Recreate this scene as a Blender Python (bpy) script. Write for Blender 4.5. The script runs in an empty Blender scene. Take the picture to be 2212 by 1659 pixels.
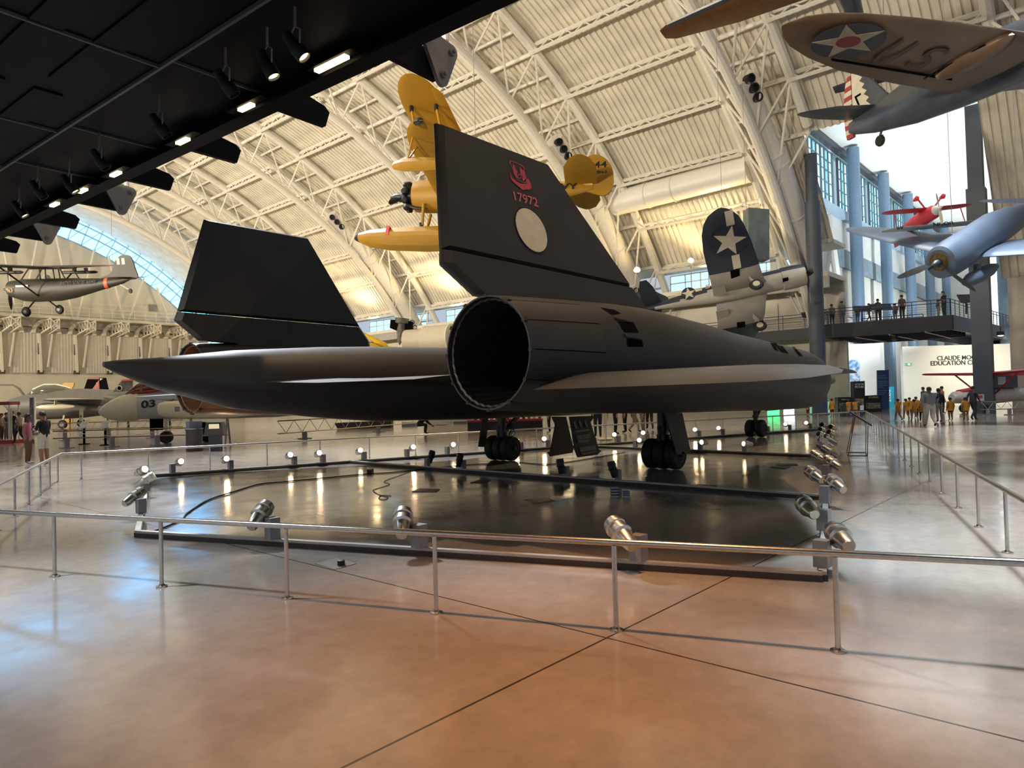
import bpy, math, random
from math import sin, cos, pi, radians, degrees, atan2, sqrt
from mathutils import Vector, Matrix, Euler
random.seed(7)
SC = bpy.context.scene
COL = SC.collection
V = Vector

# ------------------------------------------------------------------ camera
# World: X = across the hall (the way the black jet points), Y = along the hall, Z up; camera above the origin.
CW, CH, CF, CP, CR, CZ, AZ = 2212, 1659, 1506.25, .0200, .0270, 1.747, radians(41.5)
def to_hall(v): return V((v[0]*sin(AZ)+v[1]*cos(AZ), -v[0]*cos(AZ)+v[1]*sin(AZ), v[2]))
_R, _F, _U = V((1, 0, 0)), V((0, cos(CP), sin(CP))), V((0, -sin(CP), cos(CP)))
C_R = to_hall(cos(CR)*_R - sin(CR)*_U); C_U = to_hall(sin(CR)*_R + cos(CR)*_U); C_F = to_hall(_F)
C_O = V((0, 0, CZ))
cam_data = bpy.data.cameras.new('camera'); cam = bpy.data.objects.new('camera', cam_data); COL.objects.link(cam)
cam_data.sensor_width = 36; cam_data.lens = CF/CW*36; cam_data.clip_end = 600; cam_data.clip_start = .05
m = Matrix.Identity(4)
for i in range(3): m[i][0], m[i][1], m[i][2], m[i][3] = C_R[i], C_U[i], -C_F[i], C_O[i]
cam.matrix_world = m
SC.camera = cam
def H(px, py, **k):
    """world point seen at a pixel of the 2212x1659 photograph, on the plane X=, Y=, Z= or at depth D="""
    v = C_F + C_R*((px-CW/2)/CF) + C_U*((CH/2-py)/CF)
    (a, val), = k.items()
    if a == 'D': return C_O + v*val
    i = 'XYZ'.index(a)
    return C_O + v*((val-C_O[i])/v[i])
def px_of(P):
    d = V(P)-C_O; return CW/2+CF*d.dot(C_R)/d.dot(C_F), CH/2-CF*d.dot(C_U)/d.dot(C_F)
CR_H = V((sin(AZ), -cos(AZ), 0)); CF_H = V((cos(AZ), sin(AZ), 0))     # level right / forward of the viewer

# ------------------------------------------------------------------ world, exposure, large lights
SC.view_settings.view_transform = 'Standard'; SC.view_settings.look = 'None'
SC.view_settings.gamma = 1; SC.view_settings.use_curve_mapping = False
SC.view_settings.exposure = 0.16
SC.cycles.use_denoising = True
SC.cycles.max_bounces = 6; SC.cycles.diffuse_bounces = 3; SC.cycles.glossy_bounces = 3
SC.cycles.sample_clamp_indirect = 4.0
SC.cycles.caustics_reflective = False; SC.cycles.caustics_refractive = False
W = bpy.data.worlds.new('hall_ambience'); SC.world = W; W.use_nodes = True
bg = W.node_tree.nodes['Background']; bg.inputs[0].default_value = (.72, .83, 1, 1); bg.inputs[1].default_value = .6

def lamp(kind, loc, target, power, color, size=.3, angle=60, blend=.5, name='lamp', size_y=None):
    d = bpy.data.lights.new(name, kind); d.energy = power; d.color = color
    if kind == 'SPOT': d.spot_size = radians(angle); d.spot_blend = blend; d.shadow_soft_size = size
    elif kind == 'AREA':
        d.size = size
        if size_y: d.shape = 'RECTANGLE'; d.size_y = size_y
    else: d.shadow_soft_size = size
    o = bpy.data.objects.new(name, d); COL.objects.link(o); o.location = loc
    o.rotation_euler = (V(target)-V(loc)).to_track_quat('-Z', 'Y').to_euler()
    return o
WARM = (1, .70, .40); AMBER = (1, .58, .26); WHITE = (1, .93, .82); SKY = (.55, .78, 1)
ARCH_Y = [18+15.2*k for k in range(-3, 7)]
# uplights standing on the balconies under both feet of the vault
for k in range(2, 9):
    y = ARCH_Y[k]+7.6
    if k > 2: lamp('SPOT', (54.2, y, 11.8), (30, y, 34), 4200 if k > 2 else 2500, (1, .74, .36), .4, 150, .9, 'vault_uplight')
    lamp('SPOT', (-6, y, 8.5), (40, y, 25), 25000 if k > 3 else 17000, (1, .86, .66), .8, 120, .9, 'vault_uplight')
# high-bay lamps in the roof above the jet; bluish ones are added daylight fill
lamp('SPOT', (11.5, 6.5, 27), (8, 5, 0), 11000, (1, .62, .36), .35, 44, .9, 'high_bay_and_fill_lamp')
lamp('SPOT', (26, 13, 27), (24, 12, 0), 11000, (1, .80, .52), .35, 60, .8, 'high_bay_and_fill_lamp')
lamp('SPOT', (20, 60, 26), (20, 62, 0), 20000, (1, .86, .66), .5, 100, .8, 'high_bay_and_fill_lamp')
lamp('SPOT', (38, 8, 24), (40, 7, 0), 8000, (.90, .95, 1), 1.5, 80, .8, 'high_bay_and_fill_lamp')
lamp('SPOT', (8.5, -3.5, 26), (8.5, -2.8, 0), 75000, (.76, .88, 1), 1.5, 33, .7, 'high_bay_and_fill_lamp')  # cool spot added in place of window daylight on the right aisle
lamp('SPOT', (20, -3, 26), (20, -1.5, 0), 75000, (.76, .88, 1), 1.5, 34, .7, 'high_bay_and_fill_lamp')  # second added spot for daylight farther along the aisle
lamp('SPOT', (33, 2, 25), (33, 3, 0), 40000, (.80, .90, 1), 1.5, 36, .7, 'high_bay_and_fill_lamp')
lamp('SPOT', (13, 33, 25), (8, 15, 0), 72000, (.84, .90, 1), 1.6, 56, .9, 'high_bay_and_fill_lamp')  # added spot standing in for skylight from the left windows
lamp('SPOT', (37, 19.5, 12), (16.9, 11.3, 0), 9000, (1, .78, .42), .2, 15, .5, 'follow_spot')

# ------------------------------------------------------------------ materials
MATS = {}
def mat(name, col, rough=.5, metal=0., var=.12, scale=4., emit=None, estr=0., bump=0., spec=.5, alpha=None, trans=0., coat=0.):
    if name in MATS: return MATS[name]
    m_ = bpy.data.materials.new(name); m_.use_nodes = True; nt = m_.node_tree
    b = nt.nodes['Principled BSDF']
    col = tuple(col[:3])
    b.inputs['Base Color'].default_value = (*col, 1); b.inputs['Roughness'].default_value = rough
    b.inputs['Metallic'].default_value = metal; b.inputs['Specular IOR Level'].default_value = spec
    if trans: b.inputs['Transmission Weight'].default_value = trans
    if coat: b.inputs['Coat Weight'].default_value = coat; b.inputs['Coat Roughness'].default_value = .12
    if alpha is not None: b.inputs['Alpha'].default_value = alpha
    if emit: b.inputs['Emission Color'].default_value = (*emit, 1); b.inputs['Emission Strength'].default_value = estr
    if var or bump:
        tc = nt.nodes.new('ShaderNodeTexCoord'); nz = nt.nodes.new('ShaderNodeTexNoise')
        nz.inputs['Scale'].default_value = scale; nz.inputs['Detail'].default_value = 5
        nt.links.new(tc.outputs['Object'], nz.inputs['Vector'])
        if var:
            mr = nt.nodes.new('ShaderNodeMapRange')
            mr.inputs[1].default_value = .3; mr.inputs[2].default_value = .7
            mr.inputs[3].default_value = 1-var; mr.inputs[4].default_value = 1+var
            nt.links.new(nz.outputs['Fac'], mr.inputs[0])
            mx = nt.nodes.new('ShaderNodeVectorMath'); mx.operation = 'SCALE'; mx.inputs[0].default_value = col
            nt.links.new(mr.outputs[0], mx.inputs['Scale']); nt.links.new(mx.outputs[0], b.inputs['Base Color'])
        if bump:
            bp = nt.nodes.new('ShaderNodeBump'); bp.inputs['Strength'].default_value = bump; bp.inputs['Distance'].default_value = .01
            nt.links.new(nz.outputs['Fac'], bp.inputs['Height']); nt.links.new(bp.outputs[0], b.inputs['Normal'])
    MATS[name] = m_
    return m_
def glow(name, col, s): return mat(name, (.02, .02, .02), .4, emit=col, estr=s, var=0)

def floor_material():
    m_ = bpy.data.materials.new('polished_concrete'); m_.use_nodes = True; nt = m_.node_tree; N = nt.nodes; L = nt.links
    b = N['Principled BSDF']; tc = N.new('ShaderNodeTexCoord'); sep = N.new('ShaderNodeSeparateXYZ'); L.new(tc.outputs['Object'], sep.inputs[0])
    def math_(op, a, c=None):
        n = N.new('ShaderNodeMath'); n.operation = op
        for i, x in enumerate((a, c)):
            if x is None: continue
            if isinstance(x, (int, float)): n.inputs[i].default_value = x
            else: L.new(x, n.inputs[i])
        return n.outputs[0]
    def joint(out, x0, per):
        t = math_('SUBTRACT', out, x0); t = math_('DIVIDE', t, per); t = math_('ADD', t, 100.5); t = math_('FRACT', t)
        t = math_('SUBTRACT', t, .5); t = math_('ABSOLUTE', t); t = math_('MULTIPLY', t, per); return math_('LESS_THAN', t, .009)
    j = math_('MAXIMUM', joint(sep.outputs[0], 4.21, 7.6), joint(sep.outputs[1], 2.88, 7.6))
    n1 = N.new('ShaderNodeTexNoise'); n1.inputs['Scale'].default_value = .35; n1.inputs['Detail'].default_value = 6; L.new(tc.outputs['Object'], n1.inputs['Vector'])
    n2 = N.new('ShaderNodeTexNoise'); n2.inputs['Scale'].default_value = 5; n2.inputs['Detail'].default_value = 8; n2.inputs['Roughness'].default_value = .7; L.new(tc.outputs['Object'], n2.inputs['Vector'])
    n3 = N.new('ShaderNodeTexNoise'); n3.inputs['Scale'].default_value = 1.6; n3.inputs['Detail'].default_value = 3; L.new(tc.outputs['Object'], n3.inputs['Vector'])
    cr = N.new('ShaderNodeValToRGB'); cr.color_ramp.elements[0].position = .3; cr.color_ramp.elements[0].color = (.25, .216, .183, 1)
    cr.color_ramp.elements[1].position = .72; cr.color_ramp.elements[1].color = (.35, .306, .262, 1); L.new(n1.outputs['Fac'], cr.inputs[0])
    mr = N.new('ShaderNodeMapRange'); mr.inputs[1].default_value = .25; mr.inputs[2].default_value = .75; mr.inputs[3].default_value = .82; mr.inputs[4].default_value = 1.14; L.new(n2.outputs['Fac'], mr.inputs[0])
    vm = N.new('ShaderNodeVectorMath'); vm.operation = 'SCALE'; L.new(cr.outputs[0], vm.inputs[0]); L.new(mr.outputs[0], vm.inputs['Scale'])
    mx = N.new('ShaderNodeMix'); mx.data_type = 'RGBA'; L.new(j, mx.inputs[0]); L.new(vm.outputs[0], mx.inputs[6]); mx.inputs[7].default_value = (.05, .04, .035, 1)
    L.new(mx.outputs[2], b.inputs['Base Color'])
    rr = N.new('ShaderNodeMapRange'); rr.inputs[1].default_value = .3; rr.inputs[2].default_value = .7; rr.inputs[3].default_value = .09; rr.inputs[4].default_value = .20; L.new(n3.outputs['Fac'], rr.inputs[0])
    L.new(rr.outputs[0], b.inputs['Roughness'])
    bp = N.new('ShaderNodeBump'); bp.inputs['Strength'].default_value = .06; bp.inputs['Distance'].default_value = .02; L.new(n3.outputs['Fac'], bp.inputs['Height']); L.new(bp.outputs[0], b.inputs['Normal'])
    b.inputs['Specular IOR Level'].default_value = .62
    return m_

# ------------------------------------------------------------------ mesh builder
def rot3(y=0, p=0, r=0): return (Matrix.Rotation(y, 3, 'Z') @ Matrix.Rotation(p, 3, 'Y') @ Matrix.Rotation(r, 3, 'X'))
class MB:
    def __init__(s): s.v = []; s.f = []; s.mi = []; s.cur = 0
    def add(s, vs, fs, M=None):
        o = len(s.v)
        s.v += [tuple((M @ V(p)) if M else p) for p in vs]
        s.f += [tuple(i+o for i in f) for f in fs]; s.mi += [s.cur]*len(fs); return s
    def box(s, c, d, R=None):
        x, y, z = (k/2 for k in d); R = R or Matrix.Identity(3)
        vs = [V(c)+R @ V((a*x, b*y, e*z)) for a in (-1, 1) for b in (-1, 1) for e in (-1, 1)]
        return s.add([tuple(v) for v in vs], [(0, 1, 3, 2), (4, 6, 7, 5), (0, 4, 5, 1), (2, 3, 7, 6), (0, 2, 6, 4), (1, 5, 7, 3)])
    def bar(s, p, q, w, h=None, up=(0, 0, 1)):
        p, q = V(p), V(q); d = q-p; L = d.length; d.normalize(); u = V(up)
        if abs(d.dot(u)) > .98: u = V((1, 0, 0))
        y = u.cross(d).normalized(); z = d.cross(y); R = Matrix((d, y, z)).transposed()
        return s.box((p+q)/2, (L, w, h or w), R)
    def frame(s, d):
        d = V(d).normalized(); u = V((0, 0, 1)) if abs(d.z) < .95 else V((1, 0, 0))
        a = u.cross(d).normalized(); return d, a, d.cross(a)
    def path(s, pts, r, n=8, cap=True, closed=False):
        pts = [V(p) for p in pts]; rs = r if isinstance(r, (list, tuple)) else [r]*len(pts); o = len(s.v); fs = []
        N = len(pts); prev = None
        for i, p in enumerate(pts):
            if closed: d = pts[(i+1) % N]-pts[i-1]
            else: d = pts[min(i+1, N-1)]-pts[max(i-1, 0)]
            d, a, b = s.frame(d)
            if prev is not None:
                a2 = prev-d*prev.dot(d)
                if a2.length > .05: a = a2.normalized(); b = d.cross(a)
            prev = a
            for k in range(n): t = 2*pi*k/n; s.v.append(tuple(p+(a*cos(t)+b*sin(t))*rs[i]))
        for i in range(N if closed else N-1):
            j = (i+1) % N
            for k in range(n): l = (k+1) % n; fs.append((o+i*n+k, o+i*n+l, o+j*n+l, o+j*n+k))
        if cap and not closed: fs += [tuple(o+k for k in reversed(range(n))), tuple(o+(N-1)*n+k for k in range(n))]
        s.f += fs; s.mi += [s.cur]*len(fs); return s
    def tube(s, p, q, r, n=8): return s.path([p, q], r, n)
    def rings(s, rings, cap0=True, cap1=True, closed=True):
        n = len(rings[0]); o = len(s.v); fs = []
        for r in rings: s.v += [tuple(p) for p in r]
        for i in range(len(rings)-1):
            for k in range(n if closed else n-1):
                l = (k+1) % n; fs.append((o+i*n+k, o+i*n+l, o+(i+1)*n+l, o+(i+1)*n+k))
        if cap0: fs.append(tuple(o+k for k in reversed(range(n))))
        if cap1: fs.append(tuple(o+(len(rings)-1)*n+k for k in range(n)))
        s.f += fs; s.mi += [s.cur]*len(fs); return s
    def lathe(s, prof, p, d, n=20, cap0=True, cap1=True):
        """prof: list of (distance along axis, radius)"""
        d, a, b = s.frame(d); p = V(p)
        return s.rings([[p+d*t+(a*cos(2*pi*k/n)+b*sin(2*pi*k/n))*r for k in range(n)] for t, r in prof], cap0, cap1)
    def ball(s, c, r, n=12, m=8, sc=(1, 1, 1)):
        c = V(c); rg = []
        for i in range(m+1):
            t = -pi/2+pi*i/m
            rg.append([c+V((cos(t)*cos(2*pi*k/n)*r*sc[0], cos(t)*sin(2*pi*k/n)*r*sc[1], sin(t)*r*sc[2])) for k in range(n)])
        return s.rings(rg, False, False)
    def prism(s, pts, off):
        """closed outline of 3-D points, extruded by off"""
        off = V(off); n = len(pts); a = [V(p) for p in pts]; b = [p+off for p in a]
        fs = [tuple(range(n-1, -1, -1)), tuple(range(n, 2*n))]+[(i, (i+1) % n, n+(i+1) % n, n+i) for i in range(n)]
        return s.add([tuple(p) for p in a+b], fs)
    def face(s, pts): return s.add([tuple(p) for p in pts], [tuple(range(len(pts)))])
    def wing(s, secs, n=6):
        """secs: (leading edge point, trailing edge point, thickness ratio)"""
        rg = []
        for le, te, t in secs:
            le, te = V(le), V(te); c = te-le; L = c.length
            up = V((0, 0, 1)) if not hasattr(s, 'wup') else V(s.wup)
            up = (up-c*(up.dot(c)/max(L*L, 1e-9))).normalized(); r = []
            xs = [.5-.5*cos(pi*i/n) for i in range(n+1)]
            f = lambda x: t*L*(2.6*(.2969*sqrt(x)-.126*x-.3516*x*x+.2843*x**3-.1036*x**4))*1.9
            for x in xs: r.append(le+c*x+up*f(x))
            for x in reversed(xs[1:-1]): r.append(le+c*x-up*f(x)*.7)
            rg.append(r)
        return s.rings(rg)
    def build(s, name, m_=None, parent=None, smooth=False, world=False, kind=None, auto=35):
        me = bpy.data.meshes.new(name); vs = s.v
        if world and parent is not None:
            I = wmat(parent).inverted(); vs = [tuple(I @ V(p)) for p in vs]
        me.from_pydata(vs, [], s.f)
        for x in (m_ if isinstance(m_, (list, tuple)) else [m_]):
            if x: me.materials.append(x)
        if len(me.materials) > 1: me.polygons.foreach_set('material_index', s.mi)
        if smooth:
            me.polygons.foreach_set('use_smooth', [True]*len(me.polygons))
            try: me.set_sharp_from_angle(angle=radians(auto))
            except Exception: pass
        me.update()
        o = bpy.data.objects.new(name, me); COL.objects.link(o)
        if parent is not None: o.parent = parent
        if kind: o['kind'] = kind
        return o
def wmat(o): return (wmat(o.parent) @ o.matrix_basis) if o.parent else o.matrix_basis.copy()
def tag(o, label, cat, group=None):
    o['label'] = label; o['category'] = cat
    if group: o['group'] = group
    return o
def thing(name, label, cat, loc=(0, 0, 0), yaw=0, pitch=0, roll=0, group=None, scale=None):
    o = bpy.data.objects.new(name, None); COL.objects.link(o); o.empty_display_size = .1
    o.location = loc
    o.rotation_euler = rot3(yaw, pitch, roll).to_euler()
    if scale: o.scale = (scale,)*3
    return tag(o, label, cat, group)
def copy_tree(o, parent=None):
    c = o.copy(); COL.objects.link(c); c.parent = parent
    for ch in list(o.children): copy_tree(ch, c)
    return c
def struct(name, mb, m_, parent=None, smooth=False, **k):
    return mb.build(name, m_, parent, smooth, kind=None if parent else 'structure', **k)
def text(name, s, m_, origin, xdir, ydir, height, parent=None, depth=.004, align='CENTER', bold=0., stretch=1.):
    """lettering turned into a mesh, standing on the plane of xdir/ydir (world space)"""
    c = bpy.data.curves.new(name, 'FONT'); c.body = s; c.size = 1; c.align_x = align; c.align_y = 'CENTER'; c.extrude = .01; c.offset = bold
    t = bpy.data.objects.new(name, c); COL.objects.link(t)
    dg = bpy.context.evaluated_depsgraph_get(); me = bpy.data.meshes.new_from_object(t.evaluated_get(dg))
    bpy.data.objects.remove(t); bpy.data.curves.remove(c)
    x = V(xdir).normalized(); y = V(ydir).normalized(); z = V(xdir).cross(V(ydir)).normalized()
    k = height/.72
    for v in me.vertices: p = v.co.copy(); v.co = V(origin)+x*p.x*k*stretch+y*p.y*k+z*(p.z/.01*depth*.5)
    if parent is not None:
        I = wmat(parent).inverted()
        for v in me.vertices: v.co = I @ v.co
    me.materials.clear(); me.materials.append(m_); me.name = name
    o = bpy.data.objects.new(name, me); COL.objects.link(o)
    if parent is not None: o.parent = parent
    return o

ORD = ['first', 'second', 'third', 'fourth', 'fifth', 'sixth', 'seventh', 'eighth', 'ninth', 'tenth', 'eleventh', 'twelfth', 'thirteenth', 'fourteenth', 'fifteenth', 'sixteenth', 'seventeenth', 'eighteenth', 'nineteenth', 'twentieth']
# ------------------------------------------------------------------ shared materials
M_floor = floor_material()
M_deck = mat('cream_roof_deck', (.72, .68, .58), .55, var=.10, scale=.8)
M_steel = mat('white_painted_steel', (.80, .77, .70), .45, var=.05)
M_duct = mat('white_duct_paint', (.82, .80, .75), .4, var=.04)
M_cream = mat('cream_wall_paint', (.72, .67, .56), .6, var=.05, scale=1)
M_white = mat('white_wall_paint', (.86, .85, .80), .6, var=.03, scale=1)
M_black = mat('black_paint', (.006, .006, .008), .55, var=.1)
M_soffit = mat('dark_walkway_steel', (.005, .0055, .009), .6, var=.25, scale=1.5, spec=.12)
M_seam = mat('dull_grey_seam', (.11, .11, .13), .5)
M_charcoal = mat('charcoal_steel', (.03, .037, .048), .45, var=.15)
M_colm = mat('slate_column_paint', (.075, .095, .125), .5, var=.08, scale=1)
M_bluegrey = mat('bluegrey_column_paint', (.17, .25, .35), .45, var=.06)
M_ss = mat('brushed_stainless', (.52, .48, .43), .27, 1., var=.10, scale=30)
M_alu = mat('cast_aluminium', (.55, .52, .47), .32, .9, var=.1, scale=12)
M_boxgrey = mat('grey_conduit_box', (.28, .27, .27), .5, .3)
M_rubber = mat('tyre_rubber', (.012, .012, .012), .7, var=.15)
M_glass_sky = glow('bright_daylit_glass', (.50, .80, 1.0), 1.25)
M_glass_arc = glow('blue_sky_glass', (.115, .50, 1.0), 6)
M_glass_green = glow('daylit_green_glass', (.36, .74, .84), .95)
M_lens_hot = glow('lit_lamp_lens', (1, .72, .40), 32.)
M_lens_warm = glow('walkway_lamp_lens', (1, .70, .36), 5.)
M_sign_white = mat('white_lettering', (.85, .85, .82), .5, var=0)
M_sign_black = mat('black_lettering', (.01, .01, .012), .5, var=0)
M_clear = mat('smoky_canopy_glass', (.10, .09, .07), .08, 0, var=0, spec=.8)

# ------------------------------------------------------------------ the setting
b = MB(); b.face([(-60, -60, 0), (150, -60, 0), (150, 125, 0), (-60, 125, 0)]); struct('floor', b, M_floor)
VC = (20, -12.8)                                  # centre of the vault's circle in X, Z
def vp(R, th, y): return (VC[0]+R*sin(th), y, VC[1]+R*cos(th))
TH_R = math.asin(38/43.8)
def vault(name, y0, y1, th0, th1, nth=40):
    per = .46; n = int((y1-y0)/per); prof = []
    for i in range(n):
        y = y0+(y1-y0)*i/n; d = (y1-y0)/n
        prof += [(y, 43.8), (y+d*.42, 43.8), (y+d*.5, 43.91), (y+d*.92, 43.91)]
    prof.append((y1, 43.8))
    b = MB(); b.rings([[vp(R, th0+(th1-th0)*k/nth, y) for y, R in prof] for k in range(nth+1)], False, False, closed=False)
    return struct(name, b, M_deck)
th_h = math.asin(29.6/43.8)
vault('ceiling', 16.3, 112, -TH_R, .946, 44)
b = MB(); b.box((57.0, 64.2, 13.0), (3.4, 95.6, .3)); struct('trim_9', b, M_cream)
vault('ceiling_south', -42, 6.3, -TH_R, TH_R, 36)
vault('ceiling_over_opening', 6.3, 16.3, -TH_R, th_h, 36)
# wall under the right foot of the vault, with its strip of daylit glazing
b = MB()
b.box((58.3, 64.2, 5.1), (.4, 95.6, 10.2)); b.box((58.3, -18, 5.1), (.4, 48, 10.2))
struct('wall_right', b, M_cream)
b = MB(); b.box((56.4, 64.2, 10.35), (4.6, 95.6, .35)); struct('trim_1', b, M_cream)
b = MB(); b.box((54.3, 64.2, 9.75), (.3, 95.6, .9)); struct('trim_2', b, mat('grey_beam_paint', (.38, .37, .34), .5))
for k in range(3, 9):
    y0, y1 = ARCH_Y[k]+1.6, ARCH_Y[k+1]-1.6
    w = thing_w = MB(); w.box((58.45, (y0+y1)/2, 11.65), (.08, y1-y0, 1.9))
    o = struct('window_%d' % (k-2), w, M_glass_sky)
    fr = MB(); n = 8
    for i in range(n+1): y = y0+(y1-y0)*i/n; fr.bar((58.35, y, 10.7), (58.35, y, 12.6), .08)
    for z in (10.7, 11.9, 12.6): fr.bar((58.35, y0, z), (58.35, y1, z), .08)
    fr.build('window_frame', M_steel, o)
# end wall with the arched strip window above it
def arc_wall(y, R, z0=0, n=40, th=1.05, t=.4):
    b = MB(); pts = []
    x0 = VC[0]-R*sin(th); pts.append((x0, y, z0))
    for i in range(n+1): a = -th+2*th*i/n; pts.append(vp(R, a, y))
    pts.append((VC[0]+R*sin(th), y, z0)); b.prism(pts, (0, t, 0)); return b
EY = 111.6
def endwall_material():
    m_ = mat('cream_panel_wall', (.66, .61, .50), .6, var=.05, scale=.7); nt = m_.node_tree; return m_
struct('wall_end', arc_wall(EY, 40.6), endwall_material())
b = MB(); b.box((56.4, EY+.2, 8), (4.5, .4, 16)); struct('wall_end_corner', b, endwall_material())
b = MB(); n = 48; th = 1.05
for i in range(n):
    a0, a1 = -th+2*th*i/n, -th+2*th*(i+1)/n
    b.face([vp(40.5, a0, EY+.2), vp(40.5, a1, EY+.2), vp(44, a1, EY+.2), vp(44, a0, EY+.2)])
arcwin = struct('window_7', b, M_glass_arc)
fr = MB()
for i in range(n+1):
    a = -th+2*th*i/n
    fr.tube(vp(40.5, a, EY), vp(44, a, EY), .07, 5)
    if i < n:
        a1 = -th+2*th*(i+1)/n
        fr.tube(vp(40.5, a, EY), vp(44, a1, EY), .05, 5)
for R in (40.5, 42.2, 43.4): fr.path([vp(R, -th+2*th*i/n, EY) for i in range(n+1)], .11, 6)
fr.build('window_mullions', mat('blue_grey_mullion', (.34, .45, .55), .5, var=0), arcwin)  # mullions in one even blue-grey
# hangar door leaves along the foot of the end wall
DPX = (-60, 14, 97, 174, 245, 313, 376, 436)
for i in range(7):
    x0, x1 = H(DPX[i], 720, Y=EY-.3).x+.7, H(DPX[i+1], 720, Y=EY-.3).x-.7
    b = MB(); b.box(((x0+x1)/2, EY-.25, 10.0), (x1-x0, .3, 6.2)); n = int((x1-x0)/.35)
    for j in range(n): b.box((x0+(j+.5)*(x1-x0)/n, EY-.42, 10.0), (.08, .05, 6.0))
    struct('door_%d' % (i+1), b, mat('door_leaf_paint', (.62, .58, .50), .6, var=.06, scale=2))
b = MB(); b.box((38, EY-.12, 13.4), (56, .2, .9)); struct('trim_8', b, mat('dark_grey_header', (.16, .15, .15), .6))  # header strip in one even dark grey
b = MB(); b.box((40, EY-1.4, 14.4), (60, 2.6, .35)); b.box((40, EY-.3, 13.8), (60, .3, 1.2)); struct('trim_3', b, M_cream)

# ------------------------------------------------------------------ arched roof trusses
def label_arch(k): return '%s beyond the tall opening' % ORD[k-3]
TI = math.asin(37.2/40.4)
for k in range(1, 9):
    y = ARCH_Y[k]
    t = thing('roof_truss', 'white tubular roof arch, %s' % (label_arch(k) if k > 2 else ['', 'far to the right behind the brown fighter', 'directly above the tall opening'][k]), 'roof truss', (VC[0], y, 0), group='arched roof trusses')
    n = 36; ti, to = TI, TH_R-.02
    lo = -.35                                      # the arches run on out of sight to the left
    q = lambda R, a, dy: (R*sin(a), dy, VC[1]+R*cos(a))
    if k == 2: to = th_h-.02; ti = math.asin(28.8/40.4)
    b = MB(); b.path([q(40.35, lo+(ti-lo)*i/n, 0) for i in range(n+1)], .33, 10); b.build('inner_chord', M_steel, t, True)
    for s in (-1, 1):
        ts = th_h-.02 if (k == 3 and s < 0) else to
        b = MB(); b.path([q(43.25, lo+(ts-lo)*i/n, s*2.3) for i in range(n+1)], .34, 8); b.build('outer_chord', M_steel, t, True)
    b = MB(); m_ = 14
    for i in range(m_):
        a = lo+(ti-lo)*(i+.5)/m_; a0 = lo+(to-lo)*i/m_; a1 = lo+(to-lo)*(i+1)/m_
        for s in (-1, 1):
            if k == 3 and s < 0 and a1 > th_h: continue
            b.tube(q(40.35, a, 0), q(43.25, a0, s*2.3), .085, 6); b.tube(q(40.35, a, 0), q(43.25, a1, s*2.3), .085, 6)
    b.build('web_braces', M_steel, t)
    b = MB()
    for i in range(m_*2+1):
        a = lo+(to-lo)*i/m_/2
        if k == 3 and a > th_h: continue
        b.tube(q(43.25, a, -2.3), q(43.25, a, 2.3), .11 if i % 2 else .15, 6)
    b.build('cross_struts', M_steel, t)
# open-web joists running along the hall between the arches; their shared mesh is built once
jb = MB(); Lj = 15.2-4.6
jb.box((0, 0, .3), (.22, Lj, .16)); jb.box((0, 0, -.45), (.2, Lj, .12))
for i in range(14):
    y0, y1 = -Lj/2+Lj*i/14, -Lj/2+Lj*(i+1)/14
    jb.bar((0, y0, -.45 if i % 2 else .3), (0, y1, .3 if i % 2 else -.45), .07)
jproto = None
for k in range(3, 8):
    for r in range(10):
        a = .02+r*(TH_R-.10)/9.3
        lab = 'cream roof joist, %s row above the wall, %s bay from the opening' % (ORD[9-r], ORD[k-3])
        if jproto is None: jproto = o = jb.build('roof_joist', M_steel)
        else: o = jproto.copy(); COL.objects.link(o)
        tag(o, lab, 'roof joist', 'open web roof joists')
        o.location = vp(43.1, a, ARCH_Y[k]+7.6); o.rotation_euler = (0, a, 0)
for r in range(7):
    a = .02+r*(TH_R-.10)/9.3
    o = jproto.copy(); COL.objects.link(o); tag(o, 'cream open web roof joist above the tall opening, %s from the top' % ORD[r], 'roof joist', 'open web roof joists')
    o.location = vp(43.1, a, ARCH_Y[2]+7.6); o.rotation_euler = (0, a, 0)

# ------------------------------------------------------------------ air ducts inside the trusses
for k in range(3, 7):
    y = ARCH_Y[k]
    t = thing('air_duct', 'fat white air duct inside the roof arch, %s' % label_arch(k), 'duct', (VC[0], y, 0), group='air ducts in the arches')
    a0 = math.asin(23.2/41.7); a1 = math.asin(35.2/41.7)
    q = lambda R, a, dy=0: (R*sin(a), dy, VC[1]+R*cos(a))
    b = MB(); pts = [q(41.7, a0+(a1-a0)*i/20) for i in range(21)]
    b.path(pts, [.78]*7+[.98]*14, 16); b.build('duct_tube', M_duct, t, True)
    for i in (7, 8, 13, 17):
        bb = MB(); bb.path([q(41.7, a0+(a1-a0)*(i-.06)/20), q(41.7, a0+(a1-a0)*(i+.06)/20)], 1.04, 16); bb.build('duct_band', M_steel, t, True)
    for base in (.06, .93):
        for j in range(3):
            a = a0+(a1-a0)*base+j*.017-.017; c = V(q(41.7, a)); d = V((-.75*cos(a)*0-.55, -.75, -.2)).normalized()
            bb = MB(); bb.lathe([(.55, .30), (1.12, .30), (1.13, .22), (.9, .2)], c, d, 14); bb.build('nozzle', M_black, t, True)
    if k == 4:
        tb_ = thing('branch_duct', 'fat white horizontal duct linking the first two roof arches', 'duct', (50.2, y, 18.0))
        bb = MB(); bb.path([(0, -1.0, 0), (0, -12.8, .2)], 1.02, 18); bb.build('duct_tube', M_duct, tb_, True)
        for yy in (-4.2, -6.6):
            bb = MB(); bb.path([(0, yy, .06), (0, yy-.12, .06)], 1.07, 18); bb.build('duct_band', M_steel, tb_, True)
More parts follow.
